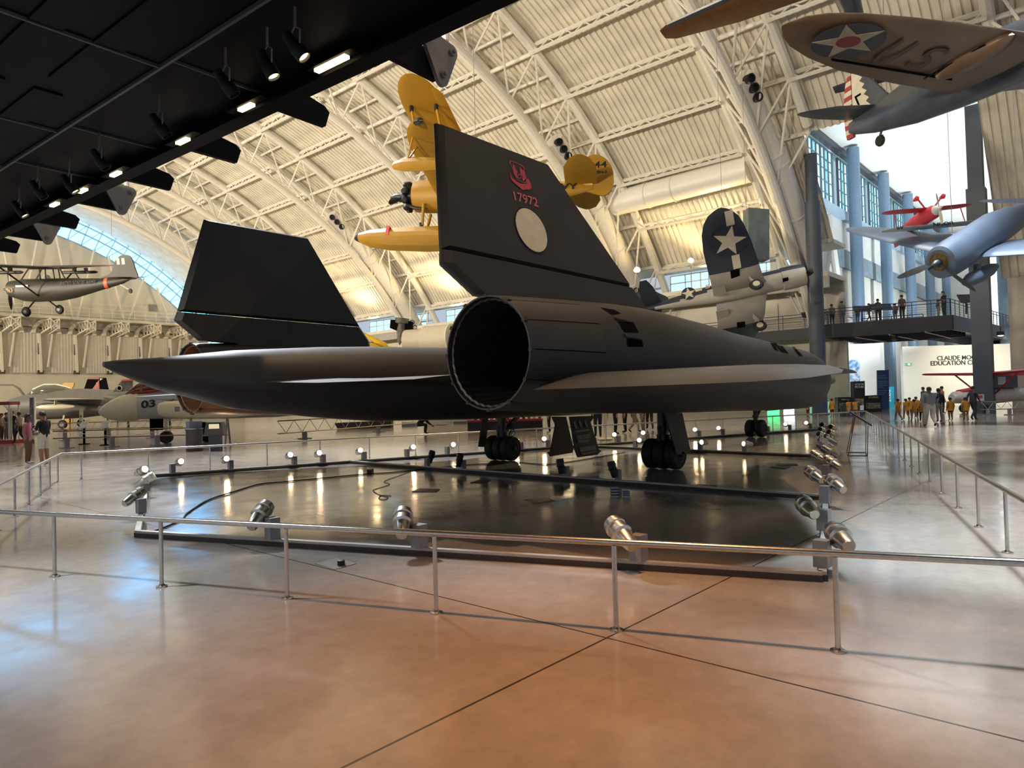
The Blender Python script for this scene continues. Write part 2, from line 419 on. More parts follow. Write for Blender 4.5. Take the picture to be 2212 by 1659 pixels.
# ------------------------------------------------------------------ brackets, catwalk and bracing of the end wall
for i, bpx in enumerate((-60, 14, 97, 174, 245, 313, 376, 436)):
    x = H(bpx, 720, Y=EY-.3).x; y = EY-.3
    t = thing('wall_bracket', 'cream lattice bracket over the tall door piers, %s from the left' % ORD[i], 'bracket', (x, y, 14.2), group='brackets along the end wall')
    b = MB(); b.rings([[(.0, -.2-2.2*0, 0)]]*0) if 0 else None
    b = MB(); n = 10; pts = [(-1.3, 0, -1.9)]+[(-1.3*cos(pi*j/n), 0, -1.9+1.5*sin(pi*j/n)) for j in range(1, n)]+[(1.3, 0, -1.9), (1.75, 0, -1.9)]+[(1.75*cos(pi*j/n), 0, -1.9+1.95*sin(pi*j/n)) for j in range(1, n)]+[(-1.75, 0, -1.9)]
    b.prism(pts, (0, -.9, 0)); b.build('corbel', M_cream, t)
    b = MB()
    for dx in (-.5, .5):
        b.bar((dx, 0, -.3), (dx, -4.6, -.3), .16); b.bar((dx, 0, -1.9), (dx, -4.6, -1.4), .16)
        for j in range(4): b.bar((dx, -1.15*j, -.3), (dx, -1.15*(j+1), -1.6), .09); b.bar((dx, -1.15*(j+1), -.3), (dx, -1.15*(j+1), -1.6), .09)
    b.bar((-.5, -4.6, -.3), (.5, -4.6, -1.5), .1); b.bar((.5, -4.6, -.3), (-.5, -4.6, -1.5), .1); b.build('lattice_arm', M_cream, t)
    b = MB(); b.bar((-.75, -.1, -1.9), (-.55, -.1, -13.6 if 0 else -7.2), .5, .3); b.bar((.8, -.3, -1.9), (.2, -.3, -6.5), .18, .18); b.build('pier_strut', M_cream, t)
    b = MB(); b.box((-.75, -.28, -4.0), (.34, .12, 1.5)); b.box((-.6, -.05, -7.2), (.75, .35, .5)); b.build('dark_fitting', mat('dark_fitting', (.07, .05, .04), .6), t)
b = MB()
for z in (14.9, 15.4, 15.9): b.tube((10, EY-2.6, z), (70, EY-2.6, z), .04, 5)
for i in range(41): x = 10+1.5*i; b.bar((x, EY-2.6, 14.5), (x, EY-2.6, 15.9), .06)
o = b.build('catwalk_railing', M_cream); tag(o, 'cream railing of the catwalk along the end wall', 'railing')
for i in range(7):
    xa = 13+i*6.6
    for s in (-1, 1):
        a = math.asin(max(-.98, min(.98, (xa+s*2.4-VC[0])/40.2)))
        b = MB(); b.tube((xa+s*.3, EY-.9, 14.6), vp(40.6, a, EY-.9), .16, 6); o = b.build('bracing_tube', M_cream, None, True); tag(o, 'slim cream bracing tube %s on the end wall, %s of its pairs' % ('leaning right' if s < 0 else 'leaning left', ORD[i]), 'brace', 'bracing tubes on the end wall')
b = MB(); b.box((43.5, EY-.1, 17.0), (1.0, .2, 1.0)); o = b.build('wall_vent', mat('vent_grey', (.25, .24, .22), .5)); tag(o, 'small square grey vent above the catwalk', 'vent')
# ------------------------------------------------------------------ dark walkway overhead, upper left
SZ = 7.0; WA = radians(4.0); WL = V((-.78, 19.43, SZ)); WN = V((cos(WA), sin(WA), 0)); WV = V((-sin(WA), cos(WA), 0))
def Hw(px, py, x):
    v = C_F+C_R*((px-CW/2)/CF)+C_U*((CH/2-py)/CF); k = WN.dot(WL)+x; return C_O+v*((k-WN.dot(C_O))/WN.dot(v))
WX0, WX1, WXI = -3.0, 6.72, 4.72     # soffit underside, edges and the inner seam
t = thing('overhead_walkway', 'black steel overlook walkway crossing the upper left of the view', 'walkway', (-.78, 19.43, SZ), WA)
b = MB(); b.box(((WX0+WXI)/2, 5, .35), (WXI-WX0, 90, .5))
# shallow folded pans of the underside
for y0 in [-34+5.5*i for i in range(15)]:
    for j in range(9):
        x = WX0+.4+j*.82; b.box((x, y0+2.6, .085), (.42, 4.9, .04))
b.build('soffit', M_soffit, t)
b = MB(); b.box((WXI, 5, .06), (.045, 90, .06)); b.build('seam_bar', M_seam, t)
for y0 in (-13.4, -8.6, -4.6, -1.6, 4.8, 11.5, 18.5, 26): b = MB(); b.box(((WX0+WXI)/2, y0, .07), (WXI-WX0, .035, .05)); b.build('cross_seam', M_seam, t); b = MB(); b.box(((WXI+WX1)/2, y0, .25), (WX1-WXI, .03, .05)); b.build('cross_seam', M_seam, t)
b = MB(); b.box(((WXI+WX1)/2, 5, .42), (WX1-WXI, 90, .3)); b.build('cove', M_soffit, t)
b = MB(); b.box((WX1, 5, .43), (.24, 90, .8)); b.box((WX1-.17, 5, .05), (.1, 90, .06)); b.build('edge_beam', M_charcoal if 0 else M_soffit, t)
# cantilever arms: some carry a steel hanger plate on a vertical rod
arms = [((930, 120), 1), ((690, 255), 0), ((500, 340), 0), ((357, 400), 0), ((248, 435), 1), ((155, 484), 0), ((90, 505), 1), ((28, 538), 0)]
for i, ((px, py), plate) in enumerate(arms):
    P = Hw(px, py, WX1+1.15); y = WV.dot(P-WL)
    b = MB(); zz_ = .42
    tip = WX1+1.35; b.prism([(WX1-.3, y-.06, .14), (WX1-.3, y-.06, .80), (tip-.12, y-.06, .52), (tip, y-.06, .42), (tip-.1, y-.06, .12)], (0, .12, 0))
    arm = b.build('bracket_arm', M_soffit, t)
    if plate:
        b = MB(); cx, cz = WX1+1.22, .45
        pts = []
        for (ox, oz) in ((-.3, .3), (.3, .22), (.05, -.32)):
            base = atan2(oz, ox)
            for dk in range(4, -5, -1): pts.append((cx+ox+.13*cos(base+dk*.26), y-.16, cz+oz+.13*sin(base+dk*.26)))
        b.prism(pts, (0, .07, 0)); pl = b.build('hanger_plate', mat('grey_hanger_plate', (.30, .27, .25), .5, .3), t)
        for (ox, oz) in ((-.28, .26), (.27, .2), (.04, -.26)): b = MB(); b.lathe([(0, .07), (.05, .07), (.05, .035), (.1, .035)], (cx+ox, y-.16, cz+oz), (0, -1, 0), 8); b.build('bolt', M_boxgrey, pl)
        b = MB(); b.tube((cx+.2, y-.1, cz+.3), (cx+.2, y-.1, 15), .06, 8); b.build('hanger_rod', M_steel, t)
# spotlights clamped under the walkway's cove
wl = [((578, 140), 1, (590, 160)), ((638, 100), 1, (655, 118)), ((488, 180), 0, (500, 200)), ((345, 272), 0, (358, 288)), ((215, 345), 0, (226, 358)), ((82, 410), 0, (92, 425)), ((42, 452), 1, (32, 458)), ((150, 398), 1, (160, 404))]
def can_light(loc, d, name, label, group, lit, L=.34, r=.085, parts_col=M_black, lens=None):
    t = thing(name, label, 'spotlight', loc, group=group); d = V(d).normalized(); c = V((0, 0, 0))
    b = MB(); b.lathe([(-.55*L, .35*r), (-.5*L, .75*r), (-.1*L, .8*r), (0, r*1.05), (.35*L, r*1.05), (.5*L, r*1.0), (.49*L, r*.86), (.3*L, r*.8)], c, d, 16); b.build('lamp_housing', parts_col, t, True)
    b = MB(); b.lathe([(.38*L, r*.84), (.40*L, r*.84)], c, d, 14); b.build('lamp_lens', lens if lit else mat('dark_lens', (.03, .03, .03), .15, var=0), t)
    return t, d
for i, ((px, py), lit, (qx, qy)) in enumerate(wl):
    P = H(px, py, Z=SZ-.32); dv = H(qx, qy, D=(P-C_O).dot(C_F))-P; dv = dv+V((0, 0, -.02)); 
    t, d = can_light(P, dv if i < 2 else V((.5, -.3, -.8)), 'walkway_spotlight', 'black spotlight under the overhead walkway, %s along from the view\'s centre' % ORD[i] if not lit else 'lit black spotlight under the overhead walkway, %s along from the view\'s centre' % ORD[i], 'walkway spotlights', lit, .42, .10, M_black, M_lens_warm)
    b = MB(); b.path([(0, .11, 0), (0, .12, .2), (0, 0, .28), (0, -.12, .2), (0, -.11, 0)], .012, 6); b.tube((0, 0, .28), (0, 0, .55), .02, 6); b.build('yoke', M_boxgrey, t)
# strips of light in the cove along the walkway's edge
for i, (px, py) in enumerate([(716, 138), (532, 232), (395, 305), (250, 376), (178, 412), (118, 442)]):
    P = Hw(px, py, WX1-.34)
    t = thing('cove_light', 'glowing amber strip light in the walkway edge, %s from the view\'s centre' % ORD[i], 'light', P, WA, group='cove lights in the walkway edge')
    b = MB(); b.box((0, 0, 0), (.10, .75 if i == 0 else .4, .05)); b.build('lamp_tube', M_lens_warm, t)
    b = MB(); b.box((.0, 0, .06), (.16, 1.1, .05)); b.build('tray', M_soffit, t)
lamp('SPOT', (4.1, 3.2, 6.4), (3.8, 3.1, 0), 1800, (1, .46, .19), .1, 62, .95, 'walkway_and_fill_wash')
lamp('SPOT', (.3, 9.4, 6.6), (.8, 7.4, 0), 3600, (.84, .90, 1), .3, 62, 1., 'walkway_and_fill_wash')  # added cool spot, in place of window light on the left floor
lamp('SPOT', (6.0, -1.4, 6.5), (5.7, -.6, 0), 2500, (.76, .88, 1), .3, 54, 1., 'walkway_and_fill_wash')  # added cool spot standing in for far daylight on the right floor
lamp('SPOT', (1.5, 15.5, 6.6), (4.0, 13.5, 0), 1500, (.84, .90, 1), .3, 85, 1., 'walkway_and_fill_wash')  # added cool spot brightening the floor left of the jet

# ------------------------------------------------------------------ barriers round the jet
def barrier(label, a, b_, n, first=None, step=1.497, skip_end=False):
    a = V((*a, 0)); b_ = V((*b_, 0)); d = (b_-a); L = d.length; d.normalize()
    t = thing('barrier_rail', label, 'barrier', a, group='low steel barriers round the black jet')
    hb = MB(); hb.tube((0, 0, .652), tuple(d*L+V((0, 0, .652))), .026, 12); hb.ball(tuple(d*L+V((0, 0, .652))), .027, 10, 6); hb.build('handrail', M_ss, t, True)
    s = first
    while s < L-.02:
        p = d*s
        pb = MB(); pb.tube((p.x, p.y, .01), (p.x, p.y, .63), .019, 10); po = pb.build('post', M_ss, t, True)
        fb = MB(); fb.lathe([(0, .052), (.012, .052), (.016, .03), (.03, .022)], (p.x, p.y, 0), (0, 0, 1), 14); fb.build('base_flange', M_ss, po, True)
        s += step
    return t
RT, RL, RR, RN = (1.71, 10.1), (5.54, 20.0), (5.484, -.03), (36.18, 9.48)
barrier('stainless barrier rail crossing the foreground', RT, RR, 0, .185)
barrier('stainless barrier rail slanting away at the left edge', RT, RL, 0, 1.15)
barrier('stainless barrier rail behind the black jet', RL, RN, 0, .45)
barrier('stainless barrier rail running away along the right side', RR, RN, 0, .5)

# ------------------------------------------------------------------ light bars on the floor and their spotlights
LA, LB, LC, LD = V((3.71, 10.13, 0)), V((6.63, 2.15, 0)), V((31.83, 9.85, 0)), V((7.03, 18.4, 0))
M_bar_top = mat('grey_light_bar', (.42, .39, .35), .45, .3); M_bar_dark = mat('dark_bar_skirt', (.035, .025, .02), .6)
def light_bar(label, a, b_, w=.09):
    a, b_ = V(a), V(b_); d = b_-a; L = d.length; d.normalize()
    t = thing('floor_light_bar', label, 'light bar', a, group='bars carrying the floor spotlights')
    b = MB(); b.bar((0, 0, .03), d*L+V((0, 0, .03)), w, .06); b.build('skirt', M_bar_dark, t)
    b = MB(); b.bar(V((0, 0, .075)), d*L+V((0, 0, .075)), w*.8, .03); b.build('raceway', M_bar_top, t)
light_bar('long light bar on the floor behind the near barrier', LA, LB)
light_bar('short light bar on the floor running away at the left', LA, LD)
light_bar('light bar on the floor along the far side of the black jet', LD, LC)
light_bar('light bar on the floor along the right side, lined with cans', LB, LC)
MB1, MB2 = V((11.85, 17.0, 0)), V((11.5, 3.75, 0)); N1, N2 = V((19.4, 14.1, 0)), V((18.6, 5.9, 0))
light_bar('light bar crossing the floor behind the main wheels', MB1, MB2)
light_bar('light bar crossing the floor ahead of the main wheels', N1, N2)
JET = V((14.5, 10.71, 1.5))
def floor_spot(P, aim, label, lit, side=1, power=0, body=M_alu, h=.30, k=1.):
    P = V((P[0], P[1], .09)); t = thing('floor_spotlight', label, 'spotlight', P, group='can spotlights on the floor bars')
    b = MB(); b.box((0, 0, .10*k), (.105*k, .105*k, .20*k)); b.build('junction_box', M_boxgrey, t)
    aim = V(aim)-P; aim.z = max(aim.z, .4); d = aim.normalized(); sd = V((-d.y, d.x, 0)).normalized()*side
    c = sd*.14*k+V((0, 0, (h-.09)*k))
    b = MB(); b.tube((0, 0, .15*k), c, .018*k, 8); b.build('swivel', M_black, t, True)
    b = MB(); L, r = .29*k, .078*k
    b.lathe([(-.55*L, .55*r), (-.5*L, .68*r), (-.05*L, .86*r), (0, 1.12*r), (.06*L, 1.12*r), (.08*L, 1.0*r), (.3*L, 1.0*r), (.32*L, 1.12*r), (.38*L, 1.12*r), (.40*L, .98*r), (.55*L, .98*r), (.55*L, .82*r), (.3*L, .8*r)], c, d, 16)
    b.build('lamp_can', body, t, True)
    b = MB(); b.lathe([(.34*L, r*.83), (.36*L, r*.83)], c, d, 14); b.build('lamp_lens', M_lens_hot if lit else mat('dark_lens', (.03, .03, .03), .15, var=0), t)
    if power: lamp('SPOT', P+c+d*(.6*L), P+c+d*5, power, (1, .62, .34), .04, 70, .6, 'floor_spot_beam')
def on(a, b_, px, py, z=.09):
    """point of the bar a-b nearest the ray through a pixel"""
    best = None
    for i in range(401):
        p = a+(b_-a)*(i/400); q = px_of((p.x, p.y, z)); e = (q[0]-px)**2+(q[1]-py)**2
        if best is None or e < best[0]: best = (e, p)
    return best[1]
fr = [(590, 1163), (905, 1187), (1381, 1214)]
for i, q in enumerate(fr):
    floor_spot(on(LA, LB, *q), JET+V((-5, 0, 2)), 'can spotlight on the near light bar, %s from the left' % ORD[i], False, 1, k=1.3)
for i, q in enumerate([(312, 1110), (318, 1062), (320, 1040)]):
    floor_spot(on(LA, LD, *q), (8.5, 13.5, 2.2) if i < 2 else (8, 7.5, 3.2), 'lit can spotlight on the left light bar, %s from the front corner' % ORD[i], True, -1 if i else 1, 130 if i < 2 else 0, k=1.15)
far = [(370, 1026), (500, 1014), (634, 1003), (697, 998), (787, 991), (880, 983), (968, 978), (1125, 966), (1184, 962), (1338, 951), (1398, 947), (1512, 940), (1562, 937), (1660, 931), (1707, 928), (1752, 926)]
for i, q in enumerate(far):
    floor_spot(on(LD, LC, *q), V((7+.45*i, 6.5, 3.4)), 'lit can spotlight on the far light bar, %s from the left' % ORD[i], True, 1 if i in (0, 5, 6) else -1, 30 if i in (1, 3, 5, 8, 11) else 0, k=1.1)
for i, (q, s) in enumerate([((923, 1010), 1), ((1000, 1018), -1), ((1222, 1032), 1), ((1336, 1041), 1)]):
    floor_spot(on(MB1, MB2, *q), (12, 10, 9), 'dark can spotlight on the bar behind the wheels, %s from the left' % ORD[i], False, s, 0, M_black)
for i, (q, s) in enumerate([((1372, 972), 1), ((1512, 978), 1), ((1608, 982), 1)]):
    floor_spot(on(N1, N2, *q), (15, 9.8, .5), 'lit can spotlight on the bar ahead of the main wheels, %s from the left' % ORD[i], True, s, 0)
rt = [(1768, 1225), (1768, 1145), (1765, 1085), (1772, 1060), (1776, 1033), (1780, 1015), (1783, 1003), (1786, 990), (1787, 979), (1788, 970), (1789, 962), (1790, 955), (1790, 948), (1791, 940), (1791, 934)]
for i, q in enumerate(rt):
    floor_spot(on(LB, LC, *q), (17, 9.5, 2.6), 'aluminium can spotlight on the right light bar, %s from the near corner' % ORD[i], False, 1 if i % 2 else -1, 0, k=1.25)

# ------------------------------------------------------------------ things lying on the floor under the jet
for i, q in enumerate([[(890, 1061), (905, 1055), (950, 1056), (942, 1062)], [(1016, 1042), (1036, 1036), (1060, 1036), (1046, 1043)], [(1131, 1079), (1182, 1073), (1199, 1081), (1150, 1087)], [(1492, 1050), (1508, 1046), (1548, 1048), (1534, 1054)], [(1664, 1008), (1675, 1006), (1708, 1007), (1696, 1012)], [(1676, 1001), (1720, 1001), (1724, 1004), (1680, 1005)]]):
    b = MB(); P = [H(x, y, Z=.012) for x, y in q]; b.prism(P, (0, 0, -.012)); o = b.build('floor_plate', mat('brown_floor_plate', (.05, .04, .035), .5))
    tag(o, ['dark metal plate flush on the floor beside the coiled cable', 'dark metal plate on the floor just behind the middle light bar', 'dark metal plate in the shade under the nearest engine', 'dark metal plate in front of the right main wheels', 'metal plate near the right light bar, nearer of the pair', 'metal plate near the right light bar, farther of the pair'][i], 'floor plate', 'metal plates in the floor')
b = MB(); b.prism([H(x, y, Z=.006) for x, y in ((680, 1217), (728, 1205), (770, 1217), (722, 1230))], (0, 0, -.006)); o = b.build('floor_hatch', mat('steel_hatch', (.20, .17, .14), .4, .4)); tag(o, 'square steel floor hatch in the near foreground', 'hatch')
P = H(737, 1222, Z=0); b = MB(); b.lathe([(0, .04), (.05, .04), (.055, .03)], (P.x, P.y, .007), (0, 0, 1), 14); o = b.build('rubber_plug', M_black, None, True); tag(o, 'small black plug standing on the steel floor hatch', 'plug')
for i, (px, py, w, d, h) in enumerate([(1328, 1072, .13, .13, .16), (1353, 1073, .12, .1, .10)]):
    P = H(px, py, Z=0); t = thing('floor_outlet', ['striped outlet box on the floor under the near engine', 'small white outlet box on the floor beside the striped one'][i], 'outlet box', P, AZ)
    b = MB(); b.box((0, 0, h/2), (w, d, h)); b.build('box_body', mat('pale_grey_plastic', (.40, .40, .43), .5), t)
    b = MB()
    for j in range(3): b.box((0, 0, .03+j*h*.3), (w+.006, d+.006, h*.13))
    b.build('stripe', M_black, t)
def cable(name, label, pts, r=.009, m_=M_black):
    P = [H(x, y, Z=r+.002) for x, y in pts]; Q = []
    for i in range(len(P)-1):                       # Catmull-Rom smoothing
        p0, p1, p2, p3 = P[max(i-1, 0)], P[i], P[i+1], P[min(i+2, len(P)-1)]
        for k in range(6):
            t = k/6; Q.append(.5*((2*p1)+(p2-p0)*t+(2*p0-5*p1+4*p2-p3)*t*t+(3*p1-p0-3*p2+p3)*t**3))
    Q.append(P[-1]); b = MB(); b.path(Q, r, 6); o = b.build(name, m_, None, True); tag(o, label, 'cable', 'power cables on the floor'); return o
cable('power_cable', 'thick black twin cable snaking from the left corner of the light bars', [(318, 1152), (352, 1140), (392, 1122), (405, 1108), (450, 1080), (505, 1062), (560, 1046), (620, 1040), (735, 1029), (800, 1023)], .014)
cable('power_cable', 'black cable running from the plug block to the left main wheels', [(800, 1023), (850, 1020), (930, 1012), (1010, 1004), (1090, 1000), (1115, 998), (1180, 1003), (1240, 996), (1310, 984), (1350, 977)], .012)
cable('power_cable', 'thin cable lying in a loop left of the floor plate', [(905, 1012), (860, 1028), (830, 1040), (842, 1046), (812, 1056), (806, 1060), (818, 1068), (838, 1074), (830, 1079), (818, 1076), (826, 1070), (845, 1071)], .006)
P = H(800, 1022, Z=0); b = MB(); b.box((0, 0, .05), (.24, .12, .1)); o = b.build('plug_block', M_black); o.location = P; o.rotation_euler = (0, 0, AZ); tag(o, 'black plug block where the floor cables meet', 'plug block')
# ------------------------------------------------------------------ the black jet
M_jet = mat('matte_black_skin', (.037, .0345, .0335), .52, var=.16, scale=1.3, bump=.05)
M_jetlight = mat('dusty_black_skin', (.05, .045, .042), .5, var=.18, scale=2.)
M_nozz = mat('lamplit_nozzle_metal', (.22, .105, .055), .4, .45, var=.3, scale=6)  # orange lamplight on the far nozzle put into the metal's colour
M_dark = mat('dull_black', (.005, .005, .006), .95, var=.2, spec=.05)
M_gear = mat('dark_gear_metal', (.03, .027, .026), .4, .4)
M_red = mat('faded_red_paint', (.62, .075, .11), .6, var=.15, scale=14)
M_disc = mat('aged_cream_paint', (.88, .77, .54), .6, var=.08, scale=5)
JX, JY = 14.5, 10.71
jet = thing('jet_aircraft', 'huge matte black twin-engine jet with two inward-canted fins, parked on the floor', 'airplane', (JX, JY, 0))
def interp(tab, a):
    for (a0, *v0), (a1, *v1) in zip(tab, tab[1:]):
        if a <= a1: t = max(0, (a-a0)/(a1-a0)); return [x+(y-x)*t for x, y in zip(v0, v1)]
    return tab[-1][1:]
FUS = [(-10.99, .05, 2.405, 2.335, 2.37), (-10.85, .12, 2.43, 2.26, 2.35), (-10.3, .26, 2.48, 2.02, 2.25), (-9.1, .53, 2.63, 1.69, 2.13), (-7.5, .72, 2.74, 1.48, 2.1), (-6.4, .80, 2.79, 1.38, 2.1), (-4, .86, 2.85, 1.31, 2.08), (0, .92, 2.9, 1.26, 2.06), (4, 1.15, 2.9, 1.26, 2.05), (8, 1.45, 2.86, 1.3, 2.05), (12, 1.55, 2.78, 1.42, 2.05), (16, 1.25, 2.62, 1.62, 2.1), (19, .72, 2.45, 1.9, 2.16), (21, .08, 2.26, 2.14, 2.2)]
def fus_ring(a):
    w, zt, zb, zc = interp(FUS, a); r = []
    for k in range(28):
        t = 2*pi*k/28; c, s = cos(t), sin(t); p = .86 if a < 2 else 1.0
        x = w*(abs(c)**p)*(1 if c > 0 else -1); z = zc+(zt-zc)*abs(s)**.95*(1 if s > 0 else 0)-(zc-zb)*abs(s)**.95*(1 if s < 0 else 0)
        r.append((a, x, z))
    return r
aa = [-10.99, -10.95, -10.85, -10.6, -10.3, -9.7, -9.1, -8.3, -7.5, -6.4, -5, -4, -2, 0, 2, 4, 6, 8, 10, 12, 14, 16, 17.5, 19, 20, 21]
b = MB(); b.rings([fus_ring(a) for a in aa]); b.build('fuselage', M_jet, jet, True, auto=50)
# wings: inboard panels, outboard panels, elevons
for s in (-1, 1):                                   # s=-1 is the right-hand (near) side
    y = lambda v: s*v
    b = MB(); b.wing([((6.5, y(.5), 2.08), (-7.2, y(.5), 2.14), .04), ((2.2, y(2.4), 2.08), (-7.25, y(2.4), 2.12), .035), ((.2, y(3.9), 2.07), (-7.3, y(3.9), 2.1), .035)], 8); b.build('inner_wing', M_jet, jet, True)
    b = MB(); b.wing([((.9, y(4.2), 2.02), (-6.6, y(4.2), 2.08), .04), ((-.3, y(5.1), 2.0), (-6.6, y(5.1), 2.06), .035), ((-3.2, y(6.8), 1.98), (-6.6, y(6.8), 2.05), .04), ((-5.2, y(8.0), 1.95), (-6.6, y(8.0), 2.02), .06), ((-6.05, y(8.42), 1.925), (-6.6, y(8.42), 1.97), .06)], 8); b.build('outer_wing', M_jet, jet, True)
    b = MB(); dz = 0 if s < 0 else .18; b.wing([((-6.56, y(5.0), 2.05), (-7.86, y(5.12), 1.84+dz), .07), ((-6.56, y(7.5), 2.04), (-7.84, y(7.5), 1.84+dz), .07), ((-6.56, y(8.0), 2.02), (-7.74, y(7.95), 1.845+dz), .07), ((-6.56, y(8.3), 2.0), (-7.3, y(8.3), 1.87+dz*.6), .07), ((-6.56, y(8.43), 1.96), (-6.7, y(8.45), 1.92), .06)], 5); b.build('outer_elevon', M_jetlight, jet, True)
    b = MB(); b.wing([((-7.2, y(.75), 2.13), (-8.95, y(.62), 2.1), .05), ((-7.2, y(1.4), 2.12), (-8.5, y(1.4), 2.06), .04), ((-7.2, y(3.62), 2.1), (-8.45, y(3.62), 2.03), .04)], 5); b.build('inner_elevon', M_jet, jet, True)
# nacelles
NAC = [(-6.3, 2.345, .835), (-5, 2.34, .885), (-4, 2.32, .90), (-2, 2.235, .865), (-.8, 2.175, .825), (1, 2.11, .80), (2.4, 2.06, .775), (3.4, 2.03, .755), (3.9, 2.0, .72)]
NY = 4.40
def circ(a, zc, r, yc, n=36): return [(a, yc+r*cos(2*pi*k/n), zc+r*sin(2*pi*k/n)) for k in range(n)]
for s in (-1, 1):
    yc = s*NY
    b = MB(); tb = [-6.3+10.2*i/24 for i in range(25)]
    b.rings([circ(a, *interp(NAC, a), yc) for a in tb]+[circ(3.85, 2.0, .68, yc), circ(3.2, 2.0, .65, yc)], True, True); nac = b.build('engine_nacelle', M_jet, jet, True, auto=60)
    b = MB(); b.lathe([(0, .52), (1.2, .44), (2.2, .25), (3.0, .06), (3.15, .01)], (3.0, yc, 2.0), (3.1, -s*.12, -.16), 24); b.build('inlet_spike', mat('warm_grey_spike', (.10, .085, .075), .45), nac, True)
    # ring of nozzle flaps with open seams between them
    nf = 12
    for k in range(nf):
        b = MB(); t0, t1 = 2*pi*(k+.02)/nf, 2*pi*(k+.98)/nf; n = 6
        def strip(a, r, zc): return [(a, yc+r*cos(t0+(t1-t0)*i/n), zc+r*sin(t0+(t1-t0)*i/n)) for i in range(n+1)]
        o1 = [strip(-6.3, .835, 2.345), strip(-7.0, .80, 2.35), strip(-7.6, .772, 2.35), strip(-7.86, .756, 2.35)]; i1 = [strip(-7.86, .735, 2.35), strip(-7.0, .765, 2.35), strip(-6.3, .79, 2.345)]
        loop = o1+i1; N = len(loop); vs = [p for r in loop for p in r]; fs = []
        for j in range(N):
            for i in range(n): jj = (j+1) % N; fs.append((j*(n+1)+i, j*(n+1)+i+1, jj*(n+1)+i+1, jj*(n+1)+i))
        fs += [tuple(j*(n+1) for j in range(N)), tuple(j*(n+1)+n for j in reversed(range(N)))]
        b.add(vs, fs); fl = b.build('nozzle_flap', (M_jetlight if k % 3 else M_jet) if s < 0 or k < 6 else mat('lamplit_flap', (.10, .06, .04), .45, .3, var=.2, scale=4), nac, True)  # far lower flaps carry the lamps' orange glow as colour
        bb = MB(); tm = 2*pi*k/nf
        bb.box((-7.83, yc+.752*cos(tm), 2.35+.752*sin(tm)), (.07, .05, .05), Matrix.Rotation(tm, 3, 'X')); bb.build('flap_hinge', M_gear, nac)
    b = MB(); rg = []
    for a, r in ((-6.25, .80), (-7.0, .755), (-7.8, .728), (-7.79, .70), (-6.9, .66), (-6.0, .56), (-5.2, .5), (-4.6, .48)):
        rg.append([(a, yc+(r-(.012 if k % 2 else 0))*cos(2*pi*k/72), 2.35+(r-(.012 if k % 2 else 0))*sin(2*pi*k/72)) for k in range(72)])
    b.rings(rg, False, True); b.build('nozzle_liner', M_nozz if s > 0 else mat('shaded_nozzle_metal', (.03, .027, .027), .5, .3, var=.3, scale=6), nac)  # one liner metal in two tones: lamplit far side, shaded near side
def nac_hit(px, py, off=.004):
    v = (H(px, py, D=1)-C_O); lo = 6.
    for i in range(1600):
        d = lo+i*.01; p = C_O+v*d; a = p.x-JX; zc, r = interp(NAC, a); r += off
        if (p.y-JY+NY)**2+(p.z-zc)**2 < r*r: return p
    return p
def nac_patch(name, quad, m_, off=.006, parent=jet, n=5):
    b = MB(); vs = []; fs = []
    for i in range(n+1):
        for j in range(n+1):
            u, w = i/n, j/n; x, y = ((quad[0][q]*(1-u)+quad[1][q]*u)*(1-w)+(quad[3][q]*(1-u)+quad[2][q]*u)*w for q in (0, 1)); vs.append(tuple(nac_hit(x, y, off)))
    for i in range(n):
        for j in range(n): fs.append((i*(n+1)+j, (i+1)*(n+1)+j, (i+1)*(n+1)+j+1, i*(n+1)+j+1))
    b.add(vs, fs); return b.build(name, m_, parent, True, world=True)
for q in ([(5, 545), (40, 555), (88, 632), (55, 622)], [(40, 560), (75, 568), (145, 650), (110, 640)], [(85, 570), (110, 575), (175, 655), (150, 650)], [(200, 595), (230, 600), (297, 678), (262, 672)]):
    nac_patch('bypass_slot', [(1660+x/4.007, 600+y/4.007) for x, y in q], M_dark)  # flat black patches painted for the shade inside the openings
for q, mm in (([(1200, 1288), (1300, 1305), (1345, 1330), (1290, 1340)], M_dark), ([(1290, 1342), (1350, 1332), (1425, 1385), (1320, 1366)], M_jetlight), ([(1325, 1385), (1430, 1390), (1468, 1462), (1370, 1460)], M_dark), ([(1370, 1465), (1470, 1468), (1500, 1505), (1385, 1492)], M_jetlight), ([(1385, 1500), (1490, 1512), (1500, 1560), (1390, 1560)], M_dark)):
    nac_patch('louvre' if mm is M_jetlight else 'louvre_recess', [(920+x/3.19, 260+y/3.19) for x, y in q], mm, .03 if mm is M_jetlight else .006)  # recesses are black patches standing for shade behind the louvres
# canted fins: fixed stub below, all-moving rudder above, thin gap between
KC = math.tan(.237)
def fin_y(z, s, off=0): return s*(4.134-KC*(z-3.2))+s*off
def fin_part(name, poly, s, th, parent):
    cx = sum(p[0] for p in poly)/len(poly); cz = sum(p[1] for p in poly)/len(poly)
    b = MB(); rg = []
    for k, off in ((1, -.02), (1, .02)): pass
    def ring(sh, off): return [(cx+(x-cx)*sh, fin_y(cz+(z-cz)*sh, s, off), cz+(z-cz)*sh) for x, z in poly]
    b.rings([ring(.955, -th), ring(1, -.022), ring(1, .022), ring(.955, th)]); return b.build(name, M_jet, parent)
for s in (-1, 1):
    fin = fin_part('fin_stub', [(-8.272, 3.718), (-3.70, 3.664), (-3.34, 3.31), (-3.2, 2.85), (-6.6, 2.85), (-7.05, 3.12), (-7.78, 3.15), (-8.32, 3.54)], s, .13, jet)
    rud = fin_part('rudder_fin', [(-7.89, 5.62), (-5.47, 5.61), (-3.71, 3.675), (-8.27, 3.73)], s, .11, jet)
    if s < 0: fin_near = rud
